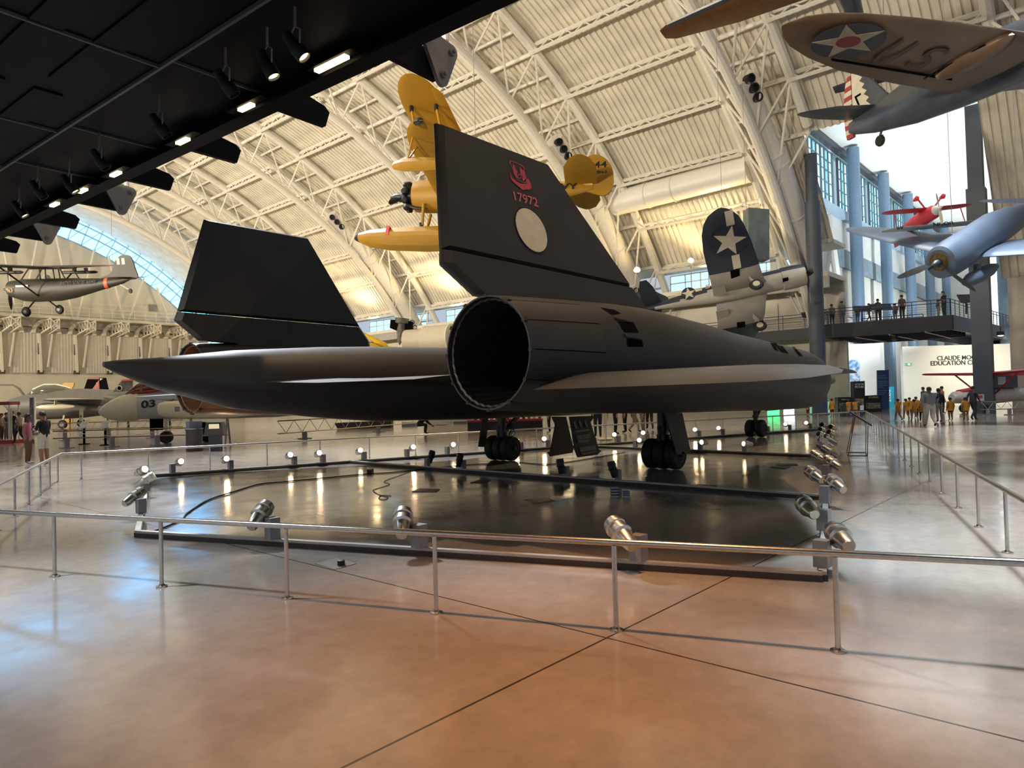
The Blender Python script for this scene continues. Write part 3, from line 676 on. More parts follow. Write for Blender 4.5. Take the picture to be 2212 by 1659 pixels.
def fin_hit(px, py, off=.118):
    v = C_F+C_R*((px-CW/2)/CF)+C_U*((CH/2-py)/CF)
    # right-hand fin's outer face: y = JY-(4.134-KC*(z-3.2))-off
    c = JY-4.134-KC*3.2-off; t = (c-(C_O.y-KC*C_O.z))/(v.y-KC*v.z); return C_O+v*t
c5 = lambda p: (1080+p[0]/7.214, 330+p[1]/7.214)
crest = MB()
def decal(mb, pts, off): mb.face([fin_hit(*c5(p), off) for p in pts])
sh = [(145, 150), (160, 118), (250, 150), (340, 190), (385, 240), (380, 280), (420, 420), (415, 465), (380, 470), (270, 420), (215, 330), (190, 230)]
cx, cy = 290, 300; inn = [(cx+(x-cx)*.90, cy+(y-cy)*.93) for x, y in sh]
for i in range(len(sh)): j = (i+1) % len(sh); decal(crest, [sh[i], sh[j], inn[j], inn[i]], .119)
decal(crest, [(210, 165), (240, 240), (275, 300), (265, 350), (285, 400), (240, 370), (215, 320), (200, 200)], .119)
decal(crest, [(300, 195), (325, 245), (375, 290), (385, 350), (400, 400), (370, 440), (350, 430), (345, 360), (315, 320), (312, 260)], .119)
for k in range(16):
    a0, a1 = 2*pi*k/16, 2*pi*(k+1)/16; decal(crest, [(305+30*cos(a0), 368+38*sin(a0)), (305+30*cos(a1), 368+38*sin(a1)), (305+20*cos(a1), 368+27*sin(a1)), (305+20*cos(a0), 368+27*sin(a0))], .1195)
decal(crest, [(155, 310), (170, 330), (180, 380), (260, 450), (330, 485), (420, 480), (425, 410), (445, 405), (460, 440), (495, 520), (490, 555), (460, 575), (400, 570), (370, 582), (340, 570), (260, 500), (180, 430), (165, 390)], .119)
crest.build('crest', M_red, fin_near, world=True)['label'] = 'faded red winged shield crest'
p0, p1, p2 = (fin_hit(*c5(q), .119) for q in ((232, 742), (604, 850), (203, 595)))
def text_fit(name, s, m_, origin, x_end, y_end, parent, depth=.003, bold=0.):
    """lettering whose box is origin -> x_end (baseline) and origin -> y_end (height)"""
    c = bpy.data.curves.new(name, 'FONT'); c.body = s; c.size = 1; c.extrude = .01; c.offset = bold
    t = bpy.data.objects.new(name, c); COL.objects.link(t); dg = bpy.context.evaluated_depsgraph_get(); me = bpy.data.meshes.new_from_object(t.evaluated_get(dg))
    bpy.data.objects.remove(t); bpy.data.curves.remove(c)
    xs = [v.co.x for v in me.vertices]; ys = [v.co.y for v in me.vertices]; o = V(origin); x = V(x_end)-o; y = V(y_end)-o; z = x.cross(y).normalized()
    I = wmat(parent).inverted() if parent is not None else Matrix.Identity(4)
    for v in me.vertices: v.co = I @ (o+x*((v.co.x-min(xs))/(max(xs)-min(xs)))+y*((v.co.y-min(ys))/(max(ys)-min(ys)))+z*(v.co.z/.01*depth*.5))
    me.materials.clear(); me.materials.append(m_); ob = bpy.data.objects.new(name, me); COL.objects.link(ob); ob.parent = parent; return ob
text_fit('serial_number', '17972', mat('serial_pink_paint', (.78, .17, .19), .6, var=.1, scale=14), p0, p1, p2, fin_near, bold=.012)
dc = fin_hit(1148.5, 497, .1185); up = V((0, KC, 1)).normalized(); fx = V((1, 0, 0))
rr = .5*((fin_hit(1134, 450)-fin_hit(1166, 543)).length*.5+(fin_hit(1114, 471)-fin_hit(1183, 516)).length*.5)
for nm, k, off, mm in (('badge_rim', 1.06, .0, M_sign_black), ('badge_disc', 1.0, -.002, M_disc)):
    b = MB(); b.prism([dc+V((0, off, 0))+(fx*cos(2*pi*i/40)+up*sin(2*pi*i/40))*rr*k for i in range(40)], (0, -.002, 0)); b.build(nm, mm, fin_near, world=True)
# landing gear
def wheel(parent, c, r, w, name='wheel'):
    b = MB(); b.lathe([(-w/2, r*.62), (-w/2, r*.86), (-w*.36, r*.97), (0, r), (w*.36, r*.97), (w/2, r*.86), (w/2, r*.62)], c, (0, 1, 0), 28, True, True); wo = b.build(name, M_rubber, parent, True)
    b = MB()
    for sd in (-1, 1):
        b.lathe([(sd*w*.5, r*.60), (sd*w*.53, r*.55), (sd*w*.44, r*.40), (sd*w*.5, r*.18), (sd*w*.62, r*.1)], c, (0, 1, 0), 20, False, True)
    b.build('wheel_hub', M_gear, wo, True); return wo
for s in (-1, 1):
    g = MB(); y = s*2.54
    g.tube((0, y, .36), (0, y, 1.75), .095, 12); g.tube((0, y, .9), (0, y, 1.7), .13, 12); g.tube((0, y-.5, .36), (0, y+.5, .36), .06, 10); g.bar((.05, y, .75), (1.0, y-s*.1, 1.55), .09); g.bar((-.15, y, .45), (-.2, y, 1.0), .05)
    g.lathe([(-.02, .16), (.12, .16)], (0, y, .68), (0, 0, 1), 12); gear = g.build('main_gear_strut', M_gear, jet, True)
    for k in (-1, 0, 1): wheel(gear, (0, y+k*.30, .355), .355, .25)
    hs = MB()
    for j in range(4): hs.path([(.1+.03*j, y-.12, 1.3-.1*j), (.28+.04*j, y-.14, 1.1-.12*j), (.24, y-.1, .8-.06*j), (.1, y-.08, .62)], .012, 5)
    hs.build('brake_hose', M_black, gear)
def pxplate(name, pts, Y, th, m_, parent=jet):
    b = MB(); b.prism([H(x, y, Y=Y) for x, y in pts], (0, th, 0)); return b.build(name, m_, parent, world=True)
pxplate('gear_door', [(1436, 892), (1474, 892), (1493, 979), (1463, 982)], JY-2.54-.50, .035, M_jetlight)
pxplate('gear_door', [(1043, 902), (1055, 902), (1050, 966), (1034, 965)], JY+2.54+.52, .035, M_jet)
pxplate('gear_door', [(1193, 900), (1223, 900), (1239, 968), (1237, 978), (1190, 986), (1184.5, 977), (1190, 975), (1201, 917)], JY+.55, .04, M_jet)
dr = pxplate('gear_door', [(1232, 900), (1285, 898), (1276, 912), (1294, 971), (1299, 974), (1291, 982.5), (1250, 988), (1244, 971)], JY-.42, .05, M_jet)
c6 = lambda p: (1060+p[0]/6.144, 880+p[1]/6.144)
for q in ([(1140, 370), (1325, 340), (1320, 410), (1150, 430)], [(1155, 435), (1310, 420), (1308, 460), (1165, 478)], [(1180, 530), (1390, 500), (1405, 560), (1200, 592)], [(1205, 605), (1400, 575), (1405, 595), (1215, 630)]):
    pxplate('door_insulation', [c6(p) for p in q], JY-.445, .02, mat('tan_insulation', (.36, .27, .17), .7, var=.25, scale=14), dr)
for q in ([(1120, 312), (1310, 287), (1312, 307), (1130, 332)], [(1095, 190), (1120, 185), (1150, 275), (1125, 280)], [(1165, 180), (1190, 178), (1215, 262), (1195, 268)], [(1240, 178), (1262, 176), (1290, 255), (1268, 260)]):
    pxplate('door_rib', [c6(p) for p in q], JY-.445, .02, M_boxgrey, dr)
g = MB(); g.tube((11.56, 0, .32), (11.56, 0, 1.5), .085, 12); g.tube((11.56, -.3, .32), (11.56, .3, .32), .05, 8); g.bar((11.6, 0, .7), (12.6, 0, 1.5), .08); g.lathe([(0, .12), (.1, .12)], (11.56, 0, .75), (0, 0, 1), 12)
ng = g.build('nose_gear_strut', M_gear, jet, True)
for k in (-1, 1): wheel(ng, (11.56, k*.21, .335), .335, .24)
b = MB(); b.box((11.9, -.5, 1.25), (1.2, .03, .5)); b.build('gear_door', M_jet, jet)
b = MB(); b.box((11.9, .5, 1.25), (1.2, .03, .5)); b.build('gear_door', M_jet, jet)
# ------------------------------------------------------------------ the far hall seen through the tall opening
HCZ = 26.3
b = MB(); b.box((94, 6, HCZ+.2), (74, 34, .4)); struct('ceiling_far_hall', b, M_white)
b = MB(); b.box((96, 21.9, 4.5), (76, .5, 9)); b.box((96, 21.9, 11.9), (76, .5, 5.2)); struct('wall_far_hall_left', b, mat('far_wall_cream', (.74, .70, .60), .6, var=.04, scale=.6))
b = MB(); b.box((96, 21.6, 15.1), (76, .5, 1.9)); struct('trim_4', b, mat('bluegrey_concrete_band', (.26, .33, .37), .6, var=.2, scale=1.5))
b = MB(); b.box((96, 21.7, 17.8), (76, .5, 3.4)); struct('trim_5', b, M_white)
b = MB(); b.box((96, 21.4, 19.4), (76, .8, .9)); struct('trim_6', b, mat('pale_blue_beam', (.42, .56, .68), .5, var=.05))
b = MB(); b.box((96, 21.3, 25.9), (76, .6, .5)); struct('trim_7', b, M_charcoal)
CX = [63.0, 75.6, 87.2, 98.8, 110.4, 122]
for i in range(5):
    x0, x1 = CX[i]+.9, CX[i+1]-.9
    b = MB(); b.box(((x0+x1)/2, 22, 22.7), (x1-x0, .1, 5.9)); o = struct('window_%d' % (i+8), b, M_glass_green)
    fr = MB(); n = 9
    for j in range(n+1): x = x0+(x1-x0)*j/n; fr.bar((x, 21.9, 19.8), (x, 21.9, 25.7), .14 if j % 3 else .22)
    for z in (19.85, 21.2, 22.4, 23.6, 24.6, 25.65): fr.bar((x0, 21.9, z), (x1, 21.9, z), .12)
    fr.build('window_frame', mat('teal_grey_frame', (.12, .24, .30), .5), o)
    gl = MB(); 
    for j in (0, 2, 3, 5, 6, 8): x = x0+(x1-x0)*(j+.5)/n; gl.box((x, 21.93, 22.7), ((x1-x0)/n*.45, .04, 5.7))
    gl.build('bright_panes', glow('white_daylit_pane', (.72, .95, 1.), 1.8), o)
b = MB(); b.box((130.5, 6, 13), (.5, 34, 26)); struct('wall_far_hall_end', b, M_white)
for i, (y0, y1, z0, z1) in enumerate([(10.6, 13.6, 9, 25), (14.2, 16.2, 9, 25), (4, 9.6, 7.5, 25)]):
    b = MB(); b.box((130.1, (y0+y1)/2, (z0+z1)/2), (.1, y1-y0, z1-z0)); struct('window_%d' % (i+13), b, glow('far_bright_window', (.85, .95, 1), 1.5))
# daylit ceiling: added unseen spots below it stand in for bounced daylight
for x in (72, 86, 100, 116):
    lamp('SPOT', (x, 13, 12), (x+2, 12, 30), 6500, (.90, .97, 1), 1., 130, .9, 'ceiling_daylight_fill')
lamp('SPOT', (68, 11, 7.5), (72, 21.5, 14), 5000, (.80, .92, 1), 1., 130, .9, 'wall_fill_light')  # added spot in place of daylight on the left wall
lamp('SPOT', (88, 11, 7.5), (92, 21.5, 14), 6000, (.80, .92, 1), 1., 130, .9, 'wall_fill_light')  # same added daylight fill, farther along the wall
# columns
def column(label, x, y, r, z1, m_, step=None):
    t = thing('steel_column', label, 'column', (x, y, 0), group='columns round the opening')
    b = MB(); b.lathe([(0, r), (z1 if not step else step, r)], (0, 0, 0), (0, 0, 1), 20); b.build('shaft', m_, t, True)
    if step: b = MB(); b.lathe([(step, r*.8), (z1, r*.8)], (0, 0, 0), (0, 0, 1), 20); b.build('upper_shaft', m_, t, True)
    b = MB(); b.lathe([(0, r*1.25), (.08, r*1.25)], (0, 0, 0), (0, 0, 1), 20); b.build('base_plate', M_charcoal, t)
column('dark slate column at the left edge of the tall opening', 51.05, 16.35, .52, 18.4, M_colm, 15)
for i, x in enumerate(CX[1:]): column('blue-grey column under the far glazing, %s behind the dark one' % ORD[i], x, 20.1, .58, 26, M_bluegrey)
t = thing('steel_column', 'massive dark slate column at the right edge of the tall opening', 'column', (51.9, 6.75, 0), group='columns round the opening')
b = MB(); b.box((0, 0, 7), (1.0, 1.0, 14)); b.build('shaft', M_colm, t); b = MB(); b.box((0, 0, 16.6), (.8, .8, 5.2)); b.build('upper_shaft', M_colm, t)
column('blue-grey column standing behind the massive dark one', 77.4, 7.9, .85, 26, M_bluegrey)
# splayed white legs of the arches seen through the opening
for i, (a, c_) in enumerate([((60.5, 18.2, 14), (61.5, 20.6, 0)), ((64.5, 19.6, 15), (62.6, 20.6, 0)), ((68, 20.4, 18), (73.5, 20.6, 4))]):
    b = MB(); b.tube(a, c_, .34, 10); o = b.build('splayed_leg', M_steel, None, True); tag(o, 'white splayed tube leg beyond the footbridge, %s of three' % ORD[i], 'strut', 'splayed legs')

# ------------------------------------------------------------------ dark footbridge crossing the opening
BZ = 6.5
t = thing('footbridge', 'dark steel footbridge with visitors crossing the tall opening', 'bridge', (58, 12, BZ))
poly = [(53.4, 16.7), (54.4, 8.7), (86, 6.4), (86, 10.5), (64, 12), (63.2, 16.7)]
b = MB(); b.prism([(x-58, y-12, -.28) for x, y in poly], (0, 0, .28)); b.build('deck', mat('navy_bridge_steel', (.016, .021, .034), .5, var=.1), t)
b = MB()
for (x0, y0), (x1, y1) in zip(poly, poly[1:]+poly[:1]): b.bar((x0-58, y0-12, -.5), (x1-58, y1-12, -.5), .14, 1.0)
b.build('edge_girders', mat('dark_girder', (.013, .018, .030), .5), t)
b = MB()
for i in range(6): x = 54.6+i*1.6; b.bar((x-58, 9.2-12, -.75), (x-58, 16.4-12, -.75), .12, .5)
b.build('floor_beams', mat('dark_girder', (.018, .022, .032)), t)
b = MB()
for y in (10.2, 12.4, 14.6): b.tube((53.8-58, y-12, -1.05), (62.8-58, y-12, -1.05), .05, 6)
b.build('sprinkler_pipes', M_boxgrey, t)
b = MB(); b.prism([(55.2-58, 16.75-12, -.25), (57.9-58, 16.75-12, -.25), (57.9-58, 38-12, -.25), (55.2-58, 38-12, -.25)], (0, 0, .25)); b.bar((55.2-58, 16.7-12, -.45), (55.2-58, 38-12, -.45), .12, .8); b.build('side_gangway', mat('navy_bridge_steel', (.016, .021, .034)), t)
M_rail = mat('dark_handrail', (.05, .06, .075), .4, .3)
def rail(a, c_, step=1.0, h=1.1, name='railing'):
    a, c_ = V(a), V(c_); L = (c_-a).length; d = (c_-a)/L; b = MB()
    for z in (h, h*.8): b.tube(tuple(a+V((0, 0, z))), tuple(c_+V((0, 0, z))), .028, 6)
    for z in (.2, .36, .52, .68): b.tube(tuple(a+V((0, 0, z))), tuple(c_+V((0, 0, z))), .01, 5)
    n = max(1, int(L/step))
    for i in range(n+1): p = a+d*(L*i/n); b.bar(tuple(p), tuple(p+V((0, 0, h))), .05)
    return b.build(name, M_rail, t)
for (x0, y0), (x1, y1) in (((53.5, 16.6), (54.5, 8.8)), ((54.5, 8.8), (85, 6.6)), ((63.1, 16.6), (63.8, 12.2))): rail((x0-58, y0-12, 0), (x1-58, y1-12, 0), 1.1)
rail((53.5-58, 16.6-12, 0), (55.2-58, 16.8-12, 0)); rail((55.25-58, 16.9-12, 0), (55.25-58, 37-12, 0), 1.6)
def Hv(px, py, n, k):
    v = C_F+C_R*((px-CW/2)/CF)+C_U*((CH/2-py)/CF); n = V(n); return C_O+v*((k-n.dot(C_O))/n.dot(v))
# wayside panels on the bridge
for i, (px, py, w, h, lab) in enumerate([(1904, 697, 1.5, .55, 'dark picture panel fixed to the bridge railing'), (1862, 672, 1.2, .5, 'grey tilted reading panel on the bridge among the visitors'), (2088, 668, 1.0, .7, 'dark tilted reading panel at the right corner of the bridge'), (1748, 690, 1.1, .5, 'small reading panel on the gangway left of the dark column')]):
    P = H(px, py, X=54.6 if i < 3 else 55.4); tt = thing('wayside_sign', lab, 'sign', (P.x, P.y, BZ), AZ-pi/2, group='reading panels on the bridge')
    b = MB(); b.box((0, 0, 1.02), (w, .06, h), Matrix.Rotation(-.6, 3, 'X')); b.build('panel', mat('dark_print', (.05, .06, .08), .4, var=.9, scale=3), tt)
    b = MB(); b.bar((0, .05, 0), (0, .0, 1.0), .08); b.build('pedestal', M_charcoal, tt)
for i, (px, py) in enumerate([(1933, 748), (2162, 733)]):
    P = H(px, py, X=55.5 if i == 0 else 58.5); P.z = BZ-1.06
    tt = thing('bridge_lamp', ['round lamp hanging under the middle of the footbridge', 'lit round lamp under the footbridge beside the massive column'][i], 'lamp', P); b = MB(); b.tube((0, 0, .3), (0, 0, 0), .03, 6); b.lathe([(0, .05), (-.02, .22), (-.28, .26)], (0, 0, 0), (0, 0, 1), 16); b.build('shade', M_charcoal, tt, True)
    b = MB(); b.ball((0, 0, -.24), .2, 12, 8, (1, 1, .6)); b.build('bulb', glow('soft_lamp', (1, .9, .7), 2.5) if i else M_boxgrey, tt, True)

# ------------------------------------------------------------------ white wall of the education centre
Pl = H(1954, 879, Z=0); kE = CF_H.dot(Pl); hE = 5.4
b = MB(); b.prism([Pl, Pl+CR_H*17, Pl+CR_H*17+V((0, 0, hE)), Pl+V((0, 0, hE))], CF_H*.4); struct('wall_education', b, mat('bright_white_wall', (.88, .86, .78), .6, var=.02))
def onwall(px, py, off=.03): return Hv(px, py, CF_H, kE-off)
def wall_text(nm, s, x0, x1, yb, yt, lab):
    o = onwall(x0, yb); xe = onwall(x1, yb-(x1-x0)*.027); ye = onwall(x0-.4, yt)
    t_ = text_fit('wall_lettering', s, M_sign_black, o, xe, ye, None, .03, .012); tag(t_, lab, 'lettering', 'letters on the white wall')
wall_text('a', 'CLAUDE MOORE', 2025, 2123, 778.5, 769, 'upper line of black capitals reading CLAUDE MOORE on the white wall')
wall_text('b', 'EDUCATION CENTER', 2011, 2139, 790, 780, 'lower line of black capitals reading EDUCATION CENTER on the white wall')
P = onwall(1963, 787, .08); t = thing('exit_sign', 'small green exit sign at the left end of the white wall', 'sign', P, AZ-pi/2); b = MB(); b.box((0, 0, 0), (.46, .1, .26)); b.build('sign_box', glow('exit_green', (.05, .5, .25), .8), t); b = MB(); b.box((-.02, -.06, 0), (.2, .02, .15)); b.build('pictogram', glow('exit_white', (.8, 1, .9), 1.), t)
lamp('SPOT', tuple(Pl+CR_H*6-CF_H*7+V((0, 0, 5))), tuple(Pl+CR_H*7+V((0, 0, 2.5))), 2200, (1, .93, .76), .4, 130, .9, 'wall_fill_light')
lamp('SPOT', tuple(Pl-CR_H*4-CF_H*5+V((0, 0, 5))), tuple(Pl-CR_H*5+V((0, 0, 2))), 2000, (.9, .97, 1), .4, 130, .9, 'wall_fill_light')
# white wall and mural behind the columns, left of the education wall
b = MB(); Q = Pl+CF_H*4-CR_H*9.5; b.prism([Q, Q+CR_H*9.6, Q+CR_H*9.6+V((0, 0, 6)), Q+V((0, 0, 6))], CF_H*.3); struct('wall_lobby', b, M_white)
kM = CF_H.dot(Q)-.06
mm = bpy.data.materials.new('blue_mural'); mm.use_nodes = True; nt = mm.node_tree; bb_ = nt.nodes['Principled BSDF']; tc = nt.nodes.new('ShaderNodeTexCoord'); nz = nt.nodes.new('ShaderNodeTexNoise'); nz.inputs['Scale'].default_value = .9; nz.inputs['Detail'].default_value = 3; nz.inputs['Distortion'].default_value = 2.5
cr = nt.nodes.new('ShaderNodeValToRGB'); cr.color_ramp.elements[0].position = .38; cr.color_ramp.elements[0].color = (.07, .24, .55, 1); cr.color_ramp.elements[1].position = .62; cr.color_ramp.elements[1].color = (.75, .82, .85, 1)
nt.links.new(tc.outputs['Object'], nz.inputs['Vector']); nt.links.new(nz.outputs['Fac'], cr.inputs[0]); nt.links.new(cr.outputs[0], bb_.inputs['Base Color'])
b = MB(); b.prism([Hv(x, y, CF_H, kM) for x, y in ((1797, 851), (1858, 849), (1857, 777), (1796, 778))], CF_H*.05); o = b.build('mural', mm); tag(o, 'big blue and white mural behind the dark slate column', 'picture')
# standing banners and counters in the lobby
def slab(name, lab, cat, quad, D, th, m_, group=None, parent=None, ground=0):
    k = CF_H.dot(C_O)+D; P = [Hv(x, y, CF_H, k) for x, y in quad]
    for p in P[:ground]: p.z = 0
    b = MB(); b.prism(P, CF_H*th)
    o = b.build(name, m_, parent, world=parent is not None)
    if lab: tag(o, lab, cat, group)
    return o, k
def standing(name, lab, cat, base_px, D, group=None):
    P = Hv(*base_px, CF_H, D); return thing(name, lab, cat, (P.x, P.y, 0), AZ-pi/2, group=group), D
D = 56.5
t, k = standing('banner', 'tall blue text banner standing between the columns', 'banner', (1908, 880), D)
slab('banner_panel', 0, 0, [(1896, 884), (1921, 883), (1920, 799), (1895, 800)], D, .12, mat('banner_blue', (.03, .085, .26), .5, var=.05), parent=t, ground=2)
b = MB()
for j in range(11):
    y = 812+j*4.0; 
    if j == 2: continue
    w = [14, 18, 0, 19, 17, 19, 10, 0, 18, 16, 12][j]
    if w: b.prism([Hv(x, yy, CF_H, D-.01) for x, yy in ((1898, y+.6), (1898+w, y+.3), (1898+w, y-.5), (1898, y-.2))], CF_H*.01)
b.build('text_lines', mat('pale_blue_print', (.35, .45, .65), .5, var=0), t, world=True)
t, k = standing('banner', 'teal banner with upright lettering behind the blue banner', 'banner', (1927, 872), 60)
slab('banner_panel', 0, 0, [(1920, 873), (1932, 872), (1931, 835), (1919, 836)], 60, .1, mat('banner_teal', (.02, .27, .36), .5), parent=t, ground=2)
text_fit('banner_lettering', 'AVANI', M_sign_white, Hv(1925, 868, CF_H, 59.95), Hv(1924, 842, CF_H, 59.95), Hv(1920, 868.2, CF_H, 59.95), t, .01)
for i, (q, lab, tl) in enumerate([([(1845, 880), (1869, 879), (1868, 823), (1844, 824)], 'tall black poster stand headed GET IN THE PICTURE', 2), ([(1810, 888), (1848, 887), (1848, 858), (1810, 858)], 'black souvenir counter left of the tall poster stand', 1), ([(1868, 889), (1905, 888), (1904, 853), (1867, 855)], 'black souvenir counter right of the tall poster stand', 1)]):
    D = 50+i*.9; t, k = standing('photo_stand', lab, 'display', ((q[0][0]+q[1][0])/2, 886), D, 'souvenir photo displays')
    q = [(q[0][0], 889), (q[1][0], 888.5), q[2], q[3]]
    slab('stand_body', 0, 0, q, D, .5, mat('black_laminate', (.012, .012, .014), .4), parent=t, ground=2)
    x0, x1, y0, y1 = q[0][0], q[1][0], q[2][1], q[0][1]
    slab('print', 0, 0, [(x0+3, y1-6), (x1-3, y1-6), (x1-3, y1-19 if i else y1-28), (x0+3, y1-19 if i else y1-28)], D-.02, .01, mat('sepia_photo', (.30, .26, .20), .5, var=.9, scale=6), parent=t)
    if i == 0:
        text_fit('poster_heading', 'GET IN THE', M_sign_white, Hv(1847, 832, CF_H, D-.02), Hv(1866, 831.4, CF_H, D-.02), Hv(1847, 828.5, CF_H, D-.02), t, .01, .02)
        text_fit('poster_heading', 'PICTURE', M_sign_white, Hv(1847, 838.5, CF_H, D-.02), Hv(1866, 838, CF_H, D-.02), Hv(1847, 833.5, CF_H, D-.02), t, .01, .02)
    else: slab('heading_strip', 0, 0, [(x0+8, y0+7), (x1-8, y0+6.5), (x1-8, y0+3), (x0+8, y0+3.5)], D-.02, .01, mat('gold_print', (.45, .36, .18), .5, var=.7, scale=30), parent=t)
t, k = standing('reception_desk', 'dark rounded desk front below the poster stand', 'desk', (1842, 892), 44)
pts = [(1818, 890), (1866, 890), (1866, 878), (1858, 871), (1842, 868), (1826, 871), (1818, 877)]
slab('desk_front', 0, 0, pts, 44, .25, M_charcoal, parent=t, ground=2); slab('notice', 0, 0, [(1858, 886), (1866, 886), (1866, 875), (1858, 876)], 43.95, .02, M_white, parent=t)
t, k = standing('lit_display', 'green lit glass display low behind the nose wheels', 'display', (1675, 892), 52); slab('glass_case', 0, 0, [(1664, 905), (1684, 904), (1684, 868), (1664, 869)], 52, .6, glow('green_display_glass', (.10, 1, .30), 1.8), parent=t, ground=2)
t, k = standing('lit_display', 'pale green display case left of the souvenir counter', 'display', (1785, 900), 50); slab('glass_case', 0, 0, [(1760, 903), (1800, 902), (1800, 868), (1760, 870)], 50, .8, glow('pale_green_glass', (.35, .75, .5), .55), parent=t, ground=2)
t, k = standing('lit_display', 'white lit display panel under the black jet\'s nose', 'display', (1705, 898), 54); slab('panel', 0, 0, [(1696, 903), (1716, 902), (1716, 868), (1696, 869)], 54, .3, glow('white_display_glass', (.9, .95, 1), 3.), parent=t, ground=2)
# slanted reading stand on the aisle
P = H(1852, 981, Z=0); t = thing('reading_stand', 'wire-framed slanted reading stand in the aisle beside the right light bar', 'sign', P)
g = lambda x, y, z=.01: H(x, y, Z=z)
c0 = [g(1829, 977), g(1870, 977), g(1874, 984), g(1832, 984)]
top = lambda px, py, p: H(px, py, D=(p-C_O).dot(C_F))
tp = [top(1844, 902, c0[0]), top(1871, 917, c0[1]), top(1875, 920, c0[2]), top(1847, 902, c0[3])]
b = MB()
for i in range(4): b.tube(c0[i], c0[(i+1) % 4], .010, 6); b.tube(c0[i], tp[i], .010, 6)
b.build('wire_frame', M_charcoal, t, True, world=True)
a, c_ = top(1834, 887, c0[0]), top(1882, 918, c0[1]); back = (c0[2]-c0[1])*1.5; b = MB(); b.prism([a+back*.3, c_+back*.3+V((0, 0, .02)), c_+back*-1.2, a-back*1.2], V((0, 0, -.05))); b.build('slanted_panel', mat('dark_sign_panel', (.035, .035, .04), .4), t, world=True)
b = MB(); b.bar(c0[0]+(tp[0]-c0[0])*.55, c0[0]+(tp[0]-c0[0])*.80, .05); b.build('tag_strip', mat('peach_strip', (.55, .33, .22), .6), t, world=True)

# slate booth high under the foot of the nearest arch
kb = CF_H.dot(C_O)+49
b = MB(); b.prism([Hv(x, y, CF_H, kb) for x, y in ((1617, 560), (1662, 560), (1662, 452), (1617, 448))], CF_H*1.2); o = b.build('plant_booth', mat('slate_booth_panel', (.13, .17, .19), .5, var=.2, scale=2)); tag(o, 'slate grey plant booth high behind the raised wing of the gull-winged fighter', 'booth')

for i, (px, py) in enumerate([(1376, 585), (1492, 564), (1530, 561)]):
    P = H(px, py, X=54.0 if i else 51.5); t = thing('balcony_floodlight', 'glowing amber floodlight standing on the right balcony, %s from the left' % ORD[i], 'floodlight', P, group='floodlights on the right balcony')
    b = MB(); b.lathe([(-.25, .12), (0, .3), (.06, .3)], (0, 0, 0), (-.6, -.35, .5), 14); b.build('lamp_housing', M_boxgrey, t, True)
    b = MB(); b.ball((-.06, -.04, .05), .2 if i else .26, 12, 8); b.build('lamp_bulb', glow('amber_bulb', (1, .66, .25), 30), t, True)
    b = MB(); b.tube((0, 0, -.1), (0, 0, 10.5-P.z), .04, 6); b.build('pole', M_boxgrey, t)
# ------------------------------------------------------------------ hanging aircraft
def ell(st, n=20):
    """fuselage rings from (x, half width, top z, bottom z)"""
    return [[(x, w*cos(2*pi*k/n), (zt+zb)/2+(zt-zb)/2*sin(2*pi*k/n)) for k in range(n)] for x, w, zt, zb in st]
def two_tone(b, zsplit):
    """material 1 for faces whose centre lies below zsplit(x)"""
    for i, f in enumerate(b.f):
        c = [sum(b.v[j][q] for j in f)/len(f) for q in range(3)]
        if c[2] < zsplit(c[0]): b.mi[i] = 1
def star_pts(c, u, v, R, r=.40): return [V(c)+V(u)*(R*(1 if i % 2 == 0 else r)*cos(pi/2+pi*i/5))+V(v)*(R*(1 if i % 2 == 0 else r)*sin(pi/2+pi*i/5)) for i in range(10)]
def disc_pts(c, u, v, R, n=28): return [V(c)+V(u)*R*cos(2*pi*i/n)+V(v)*R*sin(2*pi*i/n) for i in range(n)]
def roundel(parent, c, u, v, R, nrm, field, star=None, centre=None, bars=None, disc=1.0):
    c, u, v, nrm = V(c), V(u).normalized(), V(v).normalized(), V(nrm).normalized()
    b = MB(); b.prism(disc_pts(c, u, v, R*disc), nrm*.004); o = b.build('insignia_disc', field, parent)
    b = MB(); b.prism(star_pts(c+nrm*.004, u, v, R), nrm*.006); b.build('insignia_star', star or M_insw, o)
    if bars:
        for s in (-1, 1): b = MB(); q = [c+nrm*.004+u*(s*R*a)+v*(R*h) for a, h in ((.98, -.0), (1.9, -.0), (1.9, .46), (.98, .46))]; b.prism(q, nrm*.005); b.build('insignia_bar', M_insw, o)
    if centre: b = MB(); b.prism(disc_pts(c+nrm*.011, u, v, R*.33), nrm*.003); b.build('insignia_centre', centre, o)
    return o
M_insw = mat('insignia_white', (.62, .57, .46), .6, var=.08); M_insb = mat('insignia_blue', (.02, .025, .05), .6)
def prop(parent, c, d, R, n, m_, phase=0., w=.13, tip=None, hub=.18, angles=None):
    d = V(d).normalized(); _, a, e = MB().frame(d); b = MB()
    b.lathe([(-.1, hub), (.15, hub*.9), (.35, hub*.3), (.38, .01)], c, d, 14); o = b.build('propeller_hub', m_, parent, True)
    for k in range(n):
        t = angles[k] if angles else phase+2*pi*k/n; r = a*cos(t)+e*sin(t); s = d.cross(r); b = MB(); rg = []
        for f, wd, tw in ((.06, .35, 1.2), (.2, .8, .9), (.45, 1, .6), (.75, .85, .4), (.94, .5, .3), (1, .08, .3)):
            p = V(c)+r*(R*f); x = (s*cos(tw)+d*sin(tw))*w*wd; y = (d*cos(tw)-s*sin(tw))*.022*(1.2-f); rg.append([p+x, p+y, p-x, p-y])
        b.rings(rg); b.build('propeller_blade', m_, o, True)
    return o
def axes_thing(name, label, cat, origin, x, y, group=None):
    x = V(x).normalized(); z = x.cross(V(y)).normalized(); y = z.cross(x); t = thing(name, label, cat, origin, group=group)
    t.rotation_euler = Matrix((x, y, z)).transposed().to_euler(); return t
